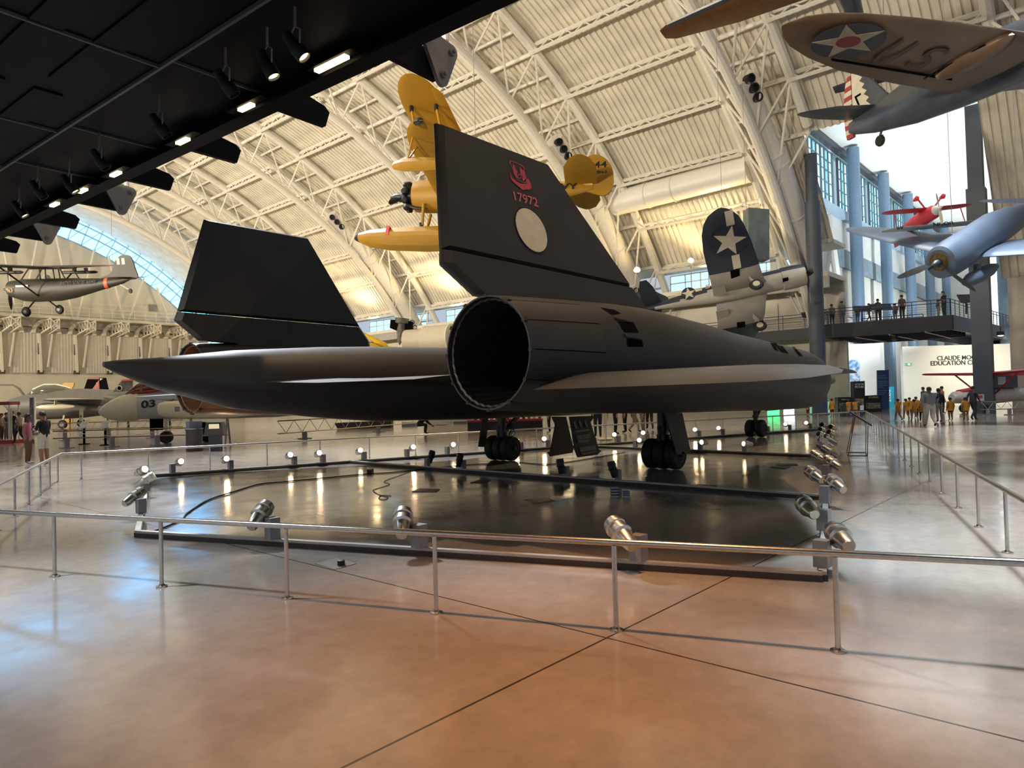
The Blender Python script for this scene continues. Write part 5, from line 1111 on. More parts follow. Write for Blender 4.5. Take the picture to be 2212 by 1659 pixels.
b = MB(); b.wing([((-.2, .95, 0), (-.9, .95, 0), .1), ((.1, 0, 0), (-1, 0, 0), .1), ((-.2, -.95, 0), (-.9, -.95, 0), .1)]); b.build('wing', M_dark, dk)
tk = thing('storage_tank', 'large cream cylinder resting on the far balcony behind the near engine', 'tank', H(930, 735, D=56)); p0, p1, p2, p3 = (H(x, y, D=D)-H(930, 735, D=56) for x, y, D in ((878, 737, 57), (916, 735, 56.5), (975, 730, 55), (1070, 724, 54)))
b = MB(); b.tube(tuple(p0), tuple(p1), .92, 26); b.build('narrow_section', M_disc if 0 else mat('cream_tank_paint', (.62, .55, .43), .5, var=.04), tk, True)
b = MB(); b.path([tuple(p1), tuple(p1+(p3-p1)*.03), tuple(p3)], [1.0, 1.12, 1.12], 26); b.build('wide_section', mat('cream_tank_paint', (.62, .55, .43)), tk, True)
b = MB(); b.tube(tuple(p2), tuple(p2+(p3-p1)*.01), 1.135, 26); b.build('tank_band', M_steel, tk, True)
b = MB(); b.box(tuple((p0+p3)/2+V((0, 0, -5.2))), (5.5, .5, 8.2)); b.build('support_wall', M_cream, tk)
# suspension wires
for i, (P, lab) in enumerate([(wmat(yp) @ V((0, 2.5, 1.35)), 'from the near wing of the yellow floatplane'), (wmat(yp) @ V((0, -2.5, 1.35)), 'from the far wing of the yellow floatplane'), (wmat(ob) @ V((.3, .6, 1.1)), 'from the cabin roof of the olive plane'), (wmat(ob) @ V((-4.0, 0, .9)), 'from the tail of the olive plane'), (wmat(gw) @ V((-.2, -3.9, .0)), 'from the raised wing of the gull-winged fighter'), (wmat(gw) @ V((1.0, -2.2, -.4)), 'from the wing root of the gull-winged fighter'), (wmat(pf) @ V((-.5, -1.5, -.2)), 'from the wing of the pale fighter'), (wmat(pf) @ V((-3, 0, .8)), 'from the back of the pale fighter'), (wmat(br) @ V((-4, 0, .7)), 'from the tail of the brown fighter')]):
    top = VC[1]+sqrt(max(1, 43.2**2-(P.x-VC[0])**2)); b = MB(); b.tube(tuple(P), (P.x, P.y, top), .012, 5); o = b.build('suspension_wire', M_boxgrey); tag(o, 'thin steel wire rising %s' % lab, 'wire', 'suspension wires')
# ------------------------------------------------------------------ exhibits standing on the far floor at the left
M_navygrey = mat('worn_naval_grey', (.105, .10, .088), .5, var=.12, scale=1.2); M_orgl = mat('amber_canopy_glass', (.22, .10, .04), .12, .3, var=.2, spec=.8); M_ivory = mat('ivory_radome', (.85, .77, .57), .35, var=.03)
LEFTW = -CR_H
def ground_jet(name, label, px, D, yaw_off=0, group='jets parked on the far floor'):
    P = Hv(*px, CF_H, D); d = Matrix.Rotation(yaw_off, 3, 'Z') @ LEFTW
    return thing(name, label, 'airplane', (P.x, P.y, 0), atan2(d.y, d.x), group=group)
# grey attack jet, nose to the left
aj = ground_jet('attack_jet', 'big-nosed grey attack jet parked behind the couple, nose to the left', (8, 872), 66, .10)
b = MB(); b.rings(ell([(0, .08, 2.45, 2.3), (-.5, .50, 2.85, 1.75), (-1.2, .85, 3.1, 1.3), (-2.2, 1.1, 3.35, 1.0), (-3.5, 1.2, 3.5, .9), (-5, 1.2, 3.75, .9), (-7, 1.15, 3.75, .95), (-9.5, .95, 3.6, 1.2), (-12.5, .6, 3.4, 1.7), (-16, .2, 3.0, 2.5)], 24)); ajf = b.build('fuselage', M_navygrey, aj, True)
b = MB(); b.rings(ell([(-1.9, .05, 3.15, 3.05), (-2.6, .45, 3.75, 2.95), (-3.6, .62, 4.2, 2.95), (-4.6, .60, 4.2, 3.1), (-5.6, .40, 3.95, 3.3), (-6.0, .1, 3.75, 3.5)], 16)); b.build('canopy', M_clear, ajf, True)
b = MB(); b.path([(-2.75, .44, 3.0), (-2.75, .40, 3.55), (-2.75, 0, 3.85), (-2.75, -.4, 3.55)], .06, 6); b.path([(-2.6, 0, 3.78), (-3.6, 0, 4.23), (-4.8, 0, 4.2), (-6, 0, 3.8)], .07, 6); b.build('canopy_frame', M_ivory, ajf, True)
b = MB(); b.path([(-1.9, .05, 3.15), (-1.4, .05, 3.9), (-.9, .05, 4.25), (.6, .05, 4.3)], [.14, .11, .08, .05], 8); b.build('refuelling_probe', M_navygrey, aj, True)
for s in (-1, 1):
    b = MB(); b.rings(ell([(-3.2, .5, 2.4, 1.0), (-3.25, .6, 2.5, .95), (-5, .62, 2.5, .95), (-8, .5, 2.3, 1.1), (-10, .1, 1.9, 1.5)], 16)); b.v = [(x, y+s*1.0, z) for x, y, z in b.v]; b.build('intake_duct', M_navygrey, aj, True)
    b = MB(); b.wing([((-4.0, s*1.0, 2.75), (-9.3, s*1.0, 2.65), .06), ((-5.4, s*3.2, 2.75), (-9.0, s*3.2, 2.7), .06), ((-6.6, s*5.6, 2.75), (-8.8, s*5.6, 2.7), .06)], 6); b.build('wing', M_ivory if s < 0 else mat('pale_wing_grey', (.36, .34, .30), .45), aj, True)
    b = MB(); b.lathe([(1.8, .02), (1.3, .17), (.6, .25), (-.6, .25), (-1.6, .1)], (-6.4, s*3.4, 2.05), (1, 0, 0), 14); b.bar((-6.4, s*3.4, 2.25), (-6.4, s*3.4, 2.7), .4, .06); b.build('drop_tank', M_ivory, aj, True)
    c = (-6.1, s*1.7, .42); b = MB(); b.tube((-6.1, s*1.3, 1.4), c, .09, 8); lg = b.build('gear_leg', M_ivory, aj); b = MB(); b.lathe([(-.16, .22), (-.16, .36), (0, .42), (.16, .36), (.16, .22)], c, (0, 1, 0), 20); wo = b.build('wheel', M_rubber, lg, True); b = MB(); b.lathe([(-.17, .2), (.17, .2)], c, (0, 1, 0), 14); b.build('wheel_hub', M_boxgrey, wo, True)
for s in (-1, 1):
    c = (-3.6, s*.28, .36); b = MB(); b.lathe([(-.11, .2), (-.11, .32), (0, .36), (.11, .32), (.11, .2)], c, (0, 1, 0), 18); b.build('nose_wheel', M_rubber, aj, True)
b = MB(); b.tube((-3.6, 0, 1.2), (-3.6, 0, .36), .09, 8); b.tube((-3.6, -.3, .36), (-3.6, .3, .36), .05, 8); b.build('nose_gear_leg', M_ivory, aj)
b = MB(); b.prism([(-11.5, -.06, 3.4), (-13.8, -.06, 5.2), (-15.2, -.06, 5.2), (-15.6, -.06, 3.0)], (0, .12, 0)); b.build('tail_fin', M_navygrey, aj)
# white jet with ivory nose, number 03
fj = ground_jet('fighter_jet', 'white fighter jet numbered 03 with an ivory nose cone and red chevron', (212, 891), 33, .32)
zc = lambda x: 1.62-.10*x
b = MB(); b.rings([[(x, r*cos(2*pi*k/24), 1.60-x*.15+r*sin(2*pi*k/24)) for k in range(24)] for x, r in ((0, .01), (-.08, .15), (-.25, .30), (-.55, .47), (-.9, .59), (-1.35, .67), (-1.75, .70))]); b.build('radome', M_ivory, fj, True)
b = MB(); b.rings([[(x, w*cos(2*pi*k/24), zc_+h*sin(2*pi*k/24)) for k in range(24)] for x, w, h, zc_ in ((-1.73, .67, .67, 1.87), (-2.6, .70, .74, 1.92), (-4, .72, .86, 2.0), (-5.5, .78, .9, 2.0), (-8, .9, .9, 2.0), (-11, .8, .7, 2.0))]); fjf = b.build('fuselage', mat('gull_white_paint', (.62, .61, .57), .4, var=.06, scale=2), fj, True)
b = MB(); b.rings(ell([(-1.15, .1, 2.45, 2.35), (-1.7, .40, 2.95, 2.35), (-2.6, .50, 3.3, 2.4), (-4.2, .48, 3.4, 2.5), (-5.4, .2, 3.1, 2.6)], 16)); b.build('canopy', M_orgl, fjf, True)
b = MB(); b.path([(-1.5, .30, 2.45), (-2.6, .56, 2.55), (-4.6, .6, 2.78)], .07, 6); b.build('red_canopy_sill', M_strr, fjf, True)
b = MB(); b.path([(-1.9, .43, 2.5), (-1.95, .36, 2.95), (-2.0, 0, 3.1)], .05, 6); b.path([(-3.1, .5, 2.6), (-3.15, .42, 3.15), (-3.2, 0, 3.38)], .05, 6); b.build('canopy_bow', M_orgl if 0 else mat('canopy_bow_red', (.40, .10, .05), .5), fjf, True)
I = wmat(fj); text_fit('nose_number', '03', M_sign_black, I @ V((-1.95, .72, 1.72)), I @ V((-2.55, .735, 1.78)), I @ V((-1.95, .72, 2.08)), fjf, .03, .03)
for q in ([(-2.9, 1.95), (-3.7, 2.5), (-3.9, 2.42), (-3.15, 1.95)], [(-2.9, 1.95), (-4.0, 1.45), (-4.15, 1.55), (-3.15, 1.95)]): b = MB(); b.prism([(x, .76 if x > -3.3 else .74, z) for x, z in q], (0, .03, 0)); b.build('red_chevron', M_strr, fjf)
b = MB(); b.rings(ell([(-4.4, .45, 2.6, 1.3), (-4.45, .5, 2.7, 1.2), (-7, .5, 2.7, 1.2), (-10, .3, 2.4, 1.5)], 14)); b.v = [(x, y+.85, z) for x, y, z in b.v]; b.build('intake_duct', M_ivory, fj, True)
b = MB(); b.box((-4.15, .86, 1.95), (.1, .04, 1.4)); b.build('splitter_plate', M_dark, fj)
b = MB(); b.tube((-2.9, 0, 1.2), (-2.9, 0, .4), .08, 8); lg = b.build('nose_gear_leg', M_ivory, fj)
for s in (-1, 1): c = (-2.9, s*.2, .3); b = MB(); b.lathe([(-.09, .16), (-.09, .26), (0, .3), (.09, .26), (.09, .16)], c, (0, 1, 0), 16); b.build('nose_wheel', M_rubber, lg, True)
b = MB(); b.box((-2.5, .1, .95), (.6, .04, .6)); b.build('gear_door', M_dark, fj)
b = MB(); b.wing([((-6.5, .8, 1.5), (-10, .8, 1.5), .06), ((-8.5, 4, 1.6), (-10, 4, 1.6), .06)]); b.build('wing', M_navygrey, fj, True)
b = MB(); b.rings(ell([(-4.0, .05, .75, .7), (-4.1, .22, .95, .08), (-4.6, .24, .98, .0), (-5.0, .2, .9, .0)], 12)); b.build('engine_cover', M_black, fj, True)
# cream jet nose and trolley just behind the far engine
cj = ground_jet('jet_fuselage', 'cream rounded jet body glimpsed below the far engine', (344, 890), 30, -.06)
b = MB(); b.rings([[(x, r*cos(2*pi*k/20), 1.68+.05*x+r*sin(2*pi*k/20)) for k in range(20)] for x, r in ((0, .12), (-.06, .26), (-.3, .34), (-.9, .36), (-1.8, .36), (-3.2, .28), (-4.6, .1))]); b.build('fuselage', M_ivory, cj, True)
b = MB(); b.box((-1.0, .36, 1.66), (.2, .04, .2)); b.build('access_panel', M_boxgrey, cj)
b = MB()
for x in (-1.4, -3.0): b.bar((x, -.25, 0), (x, 0, 1.35), .06); b.bar((x, .25, 0), (x, 0, 1.35), .06)
b.bar((-1.4, 0, .5), (-3.0, 0, .5), .06); b.build('trestle', M_boxgrey, cj)
# more jets behind
t2 = ground_jet('fighter_jet', 'jet behind the grey attack jet showing a dark tail with a red rudder', (95, 850), 84, .05)
b = MB(); b.rings(ell([(0, .1, 3.2, 2.8), (-2, .7, 3.6, 2.0), (-6, .9, 3.8, 1.6), (-12, .7, 3.6, 1.9)], 14)); b.build('fuselage', M_navygrey, t2, True)
b = MB(); b.tube((-3, 0, 2.0), (-3, 0, 0), .1, 8); b.tube((-8, 1, 2.0), (-8, 1.2, 0), .1, 8); b.tube((-8, -1, 2.0), (-8, -1.2, 0), .1, 8); b.build('landing_gear', M_gear, t2)
k2 = 84
def tailplate(nm, quad, D, m_, par): b = MB(); b.prism([Hv(x, y, CF_H, D) for x, y in quad], CF_H*.15); return b.build(nm, m_, par, world=True)
tailplate('tail_fin', [(178, 850), (190, 816), (228, 816), (236, 852)], k2, M_dark, t2); tailplate('red_rudder_panel', [(198, 842), (214, 820), (215, 842)], k2-.05, M_strr, t2); tailplate('tail_stripe', [(189, 819), (214, 819), (214, 816.5), (190, 816.5)], k2-.05, M_strr, t2); tailplate('white_panel', [(216, 822), (222, 818), (216, 817)], k2-.05, M_insw, t2)
text_fit('tail_letters', 'OVL', mat('dull_orange', (.5, .22, .05), .5), Hv(213.5, 842, CF_H, k2-.08), Hv(213.0, 824, CF_H, k2-.08), Hv(208, 841.5, CF_H, k2-.08), t2, .03, .02)
t3 = ground_jet('fighter_jet', 'jet behind the white fighter showing a slate tail with a round badge', (225, 850), 60, .03)
b = MB(); b.rings(ell([(0, .1, 3.0, 2.6), (-1, .5, 3.2, 2.1), (-4, .8, 3.35, 1.6), (-8, .6, 3.2, 1.9)], 14)); b.build('fuselage', M_navygrey, t3, True)
b = MB(); b.tube((-2, 0, 2.0), (-2, 0, 0), .1, 8); b.tube((-5, 1, 2.0), (-5, 1.2, 0), .1, 8); b.tube((-5, -1, 2.0), (-5, -1.2, 0), .1, 8); b.build('landing_gear', M_gear, t3)
tailplate('tail_fin', [(236, 856), (262, 823), (286, 822), (282, 858)], 60, mat('slate_tail', (.09, .095, .10), .5), t3); tailplate('orange_fin_tip', [(262, 823), (264, 819.5), (286, 819), (286, 822.5)], 59.9, M_org, t3)
c_ = Hv(258, 838.5, CF_H, 59.9); b = MB(); b.prism(disc_pts(c_, CR_H, (0, 0, 1), .24, 20), CF_H*.03); bd = b.build('tail_badge', M_insw, t3, world=True); b = MB(); b.prism(disc_pts(c_-CF_H*.03, CR_H, (0, 0, 1), .17, 20), CF_H*.02); b.build('badge_centre', M_dark, bd, world=True)
t4 = ground_jet('fighter_jet', 'second grey jet at the left edge behind the attack jet', (-60, 850), 97, 0)
b = MB(); b.rings(ell([(0, .2, 3.2, 2.4), (-1.5, .8, 3.7, 1.6), (-4, 1.0, 4.0, 1.3), (-8, .9, 3.8, 1.4), (-11, .4, 3.3, 2)], 16)); b.build('fuselage', M_navygrey, t4, True)
b = MB(); b.rings(ell([(-2.0, .1, 3.7, 3.5), (-3, .5, 4.1, 3.4), (-4.5, .5, 4.1, 3.5), (-5.2, .1, 3.9, 3.7)], 12)); b.build('canopy', M_orgl, t4, True)
b = MB(); b.tube((-2, 0, 1.8), (-2, 0, .0), .12, 8); b.tube((-6, 1, 1.8), (-6, 1.2, .0), .12, 8); b.tube((-6, -1, 1.8), (-6, -1.2, .0), .12, 8); b.build('landing_gear', M_gear, t4)
b = MB(); b.prism([Hv(x, y, CF_H, 90) for x, y in ((132, 836), (137, 827), (160, 827), (158, 836))], CF_H*.2); b.prism([Hv(x, y, CF_H, 90) for x, y in ((137, 836), (156, 836), (156, 914), (137, 914))], CF_H*.2); o = b.build('yellow_fin', mat('amber_fin', (.62, .33, .06), .5)); tag(o, 'amber fin tip of a distant plane above the attack jet', 'airplane fin')
# lattice crowd barriers
def lattice(label, a, c_, z0, z1, D0, n=14, posts=3):
    A, C = Hv(a[0], a[1], CF_H, D0), Hv(c_[0], c_[1], CF_H, D0 if len(c_) < 3 else c_[2]); A.z = C.z = 0; d = C-A
    t = thing('lattice_barrier', label, 'barrier', A, group='low lattice barriers'); b = MB()
    for z in (z0, z1): b.tube((0, 0, z), tuple(d+V((0, 0, z))), .03, 6)
    b.build('rail', M_ss, t, True); b = MB()
    for i in range(n): p, q = d*(i/n), d*((i+1)/n); b.tube(tuple(p+V((0, 0, z0 if i % 2 else z1))), tuple(q+V((0, 0, z1 if i % 2 else z0))), .014, 5)
    b.build('lattice', M_ss, t)
    for i in range(posts): p = d*((i+.3)/posts); b = MB(); b.box((p.x, p.y, z0/2), (.18, .18, z0)); b.box((p.x, p.y, .02), (.5, .5, .04)); b.build('foot', M_boxgrey, t)
lattice('lattice barrier in front of the grey attack jet', (112, 940), (395, 945), .62, 1.0, 40, 30, 3)
lattice('two-rail barrier left of the grey kiosks', (115, 950), (408, 955), .45, .78, 32, 2, 3)
lattice('lattice barrier right of the grey kiosks', (600, 945), (905, 920, 44), .35, .95, 33, 22, 2)
# kiosks
P = H(420, 974, Z=0); t = thing('kiosk', 'round grey waste kiosk beyond the far barrier', 'kiosk', P); b = MB(); b.lathe([(0, .29), (.04, .31), (.8, .31), (.82, .33), (.86, .33)], (0, 0, 0), (0, 0, 1), 24); b.build('drum', mat('kiosk_grey', (.09, .085, .08), .5), t, True); b = MB(); b.box((0, 0, 1.02), (.5, .3, .3)); b.build('hood', mat('kiosk_steel_blue', (.22, .25, .32), .35, .4), t); b = MB(); b.lathe([(.86, .34), (.89, .34)], (0, 0, 0), (0, 0, 1), 24); b.build('steel_rim', M_ss, t, True)
P = H(466, 974, Z=0); t = thing('kiosk', 'grey screen kiosk with a lit display beyond the far barrier', 'kiosk', P, AZ-pi/2); b = MB(); b.box((0, 0, .35), (.42, .3, .7)); b.build('pedestal', mat('kiosk_dark', (.05, .055, .065), .5), t)
b = MB(); b.prism([(-.36, .12, .62), (-.30, .18, 1.12), (.30, .18, 1.12), (.40, .12, .62)], (0, -.32, 0)); b.build('head', mat('kiosk_grey', (.09, .085, .08)), t); b = MB(); b.box((.02, -.16, .93), (.40, .02, .24)); b.build('screen', glow('kiosk_screen', (.85, .72, .42), .8), t); b = MB(); b.box((.02, -.15, .93), (.46, .02, .30)); b.build('bezel', M_dark, t)
# reading panels, the sky's reflection put into their pale bluish colour
for i, (px, py) in enumerate([(182, 960), (228, 962)]):
    P = H(px, py, Z=0); t = thing('reading_desk', ['tilted reading panel in front of the attack jet, left of the pair', 'tilted reading panel under the ivory nose cone, right of the pair'][i], 'sign', P, AZ-pi/2, group='tilted reading panels by the jets'); b = MB(); b.box((0, 0, .4), (.08, .08, .8)); b.box((0, 0, .02), (.4, .3, .04)); b.build('pedestal', M_dark, t); b = MB(); b.box((0, 0, .98), (.42, .62, .04), Matrix.Rotation(.30, 3, 'Z') @ Matrix.Rotation(.62, 3, 'X') @ Matrix.Rotation(-.4, 3, 'Y')); b.build('panel', mat('pale_print', (.55, .58, .62), .25, var=.25, scale=5), t)
P = H(176, 964, Z=0); P = Hv(176, 930, CF_H, 36); t = thing('sign_post', 'white marker post with black arrows before the attack jet', 'sign', (P.x, P.y, 0), AZ-pi/2); b = MB(); b.box((0, 0, .9), (.16, .06, 1.8)); b.build('post', M_ivory, t); b = MB(); b.box((0, -.035, 1.4), (.05, .02, .12)); b.box((0, -.035, 1.1), (.05, .02, .12)); b.build('arrow_mark', M_sign_black, t)
# crates and shelf seen under the jet
for i, (q, D, m_, lab) in enumerate([([(730, 946), (845, 934), (845, 908), (722, 914)], 46, mat('brown_black_plinth', (.045, .035, .03), .5), 'dark display plinth seen under the black jet\'s tail'), ([(868, 931), (898, 929), (898, 912), (868, 913)], 48, mat('steel_blue_crate', (.22, .29, .36), .5), 'steel blue crate seen under the black jet'), ([(938, 929), (966, 928), (966, 919), (938, 920)], 48, mat('slate_bench', (.08, .09, .12), .5), 'slate bench to the right of the crouching person'), ([(980, 925), (1008, 924), (1008, 910), (980, 911)], 50, mat('grey_bench', (.16, .16, .18), .5), 'grey box right of the slate bench')]):
    P = [Hv(x, y, CF_H, D) for x, y in q]; z0 = min(p.z for p in P); 
    for p in P[:2]: p.z = 0
    b = MB(); b.prism(P, CF_H*.9); o = b.build(['display_plinth', 'storage_crate', 'bench', 'storage_box'][i], m_); tag(o, lab, ['plinth', 'crate', 'bench', 'box'][i])
D = 37; A = Hv(1010, 918, CF_H, D); B = Hv(1172, 914, CF_H, D); A.z = B.z = 0; t = thing('gift_counter', 'long red-edged shop counter seen between the wheels', 'counter', A); d = B-A
b = MB(); b.prism([(0, 0, 0), tuple(d), tuple(d+V((0, 0, .52))), (0, 0, .52)], CF_H*.8); b.build('counter_base', mat('dark_counter', (.03, .02, .025), .4), t); b = MB(); b.bar((0, 0, .58), d+V((0, 0, .58)), .9, .1); b.build('red_edge', mat('counter_red', (.40, .02, .05), .4), t)
random.seed(5)
for i in range(14):
    h = random.uniform(.18, .38); p = A+d*((i+.5)/14)+CF_H*.15; b = MB(); b.box((0, 0, h/2), (random.uniform(.12, .22), .16, h)); b.bar((0, 0, h), (0, 0, h+.02), .05)
    o = b.build('shop_item', mat('goods_%s' % ['white', 'blue', 'dark', 'red'][i % 4], [(.6, .58, .52), (.06, .10, .25), (.02, .02, .025), (.45, .06, .05)][i % 4], .5)); o.location = (p.x, p.y, .632); o.rotation_euler = (0, 0, AZ); tag(o, '%s boxed souvenir on the red-edged counter, %s from the left' % (['white', 'blue', 'black', 'red'][i % 4], ORD[i]), 'souvenir', 'souvenirs on the counter')
# glass show case with red frame at the left edge
A = H(8, 958, Z=0); t = thing('display_case', 'tall glass display case with red top and base at the left edge', 'display case', A, AZ-pi/2)
b = MB(); b.box((0, 0, 2.2), (1.3, .8, .18)); b.build('red_top', mat('case_red', (.30, .012, .025), .4), t); b = MB(); b.box((.1, 0, .1), (1.5, .9, .2)); b.build('red_base', mat('case_red', (.30, .012, .025), .4), t); b = MB()
for x in (-.6, .6):
    for y in (-.35, .35): b.box((x, y, 1.15), (.06, .06, 1.95))
b.build('corner_post', M_ivory, t); b = MB(); b.box((.58, -.3, 1.1), (.22, .04, 1.6)); b.build('label_panel', mat('pale_print', (.55, .58, .62)), t)
A = Hv(70, 890, CF_H, 50); t = thing('banner', 'narrow white-edged banner beside the attack jet\'s nose', 'banner', (A.x, A.y, 0), AZ-pi/2); b = MB(); b.box((0, 0, 1.45), (.35, .08, 2.5)); b.box((0, 0, .1), (.5, .4, .2)); b.build('banner_panel', mat('dark_banner', (.10, .10, .12), .5, var=.6, scale=4), t); b = MB(); b.box((.2, -.02, 1.45), (.1, .08, 2.5)); b.build('white_edge', M_sign_white, t)
# red and white high-wing plane before the white wall
P = H(2140, 895, D=44); t = thing('light_plane', 'red and white high-wing light plane in front of the white wall', 'airplane', (P.x, P.y, 0), atan2(LEFTW.y, LEFTW.x)+.1)
M_ww = mat('glossy_white_paint', (.68, .64, .58), .3)
b = MB(); b.rings(ell([(2.6, .3, 1.25, .8), (2.4, .45, 1.4, .65), (1.2, .55, 1.5, .6), (0, .6, 1.55, .55), (-2, .5, 1.6, .7), (-5, .1, 1.5, 1.2)], 18)); f_ = b.build('fuselage', M_ww, t, True)
b = MB(); b.rings(ell([(2.1, .3, 1.5, 1.25), (1.0, .5, 1.66, 1.4), (.6, .5, 1.7, 1.4)], 14)); b.build('red_cowl_top', M_brt, f_, True)
b = MB(); b.box((-.5, .0, 1.95), (1.9, 1.1, .8)); cb = b.build('cabin', mat('dark_cabin', (.03, .03, .035), .3), t); b = MB(); b.box((-.35, .56, 2.0), (.55, .03, .5)); b.build('window_frame', M_ww, cb); b = MB(); b.box((-.9, 0, 2.4), (2.6, 1.2, .2)); b.build('red_roof', M_brt, cb)
for s in (-1, 1):
    b = MB(); b.wing([((.9, s*.4, 2.45), (-.9, s*.4, 2.42), .13), ((.9, s*5.0, 2.6), (-.6, s*5.0, 2.58), .12)], 6); b.build('wing', M_brt, t, True)
    b = MB(); b.tube((.2, s*.5, 1.1), (.3, s*2.6, 2.5), .05, 6); b.build('wing_strut', M_brt, t, True)
    b = MB(); b.tube((1.0, s*.5, .8), (1.0, s*1.0, .3), .05, 6); lg = b.build('gear_leg', M_ww, t); b = MB(); b.lathe([(-.09, .12), (-.09, .25), (0, .3), (.09, .25), (.09, .12)], (1.0, s*1.05, .3), (0, 1, 0), 16); b.build('wheel', M_rubber, lg, True)
b = MB(); b.tube((-5.0, 0, 1.2), (-5.0, 0, .1), .05, 6); b.build('tail_stand', M_gear, t)
b = MB()
for i in range(3): b.bar((-2.2-.9*i, 0, 2.3), (-2.9-.9*i, 0, 2.9), .14, .05)
b.build('red_fins', M_ivory, t)
t = thing('sign_board', 'small red and white board before the light plane', 'sign', (P+CR_H*-1.9-CF_H*1.5)*1, AZ-pi/2); t.location.z = 0; b = MB(); b.box((0, 0, 1.0), (1.0, .05, .4)); b.build('board', M_ww, t); b = MB(); b.box((.0, -.03, 1.05), (.8, .02, .18)); b.build('red_print', M_brt, t); b = MB(); b.box((0, .03, .4), (.08, .08, .8)); b.build('post', M_charcoal, t)
lattice('black-posted lattice barrier before the light plane', (2120, 885), (2260, 884), .35, .8, 40, 10, 3)
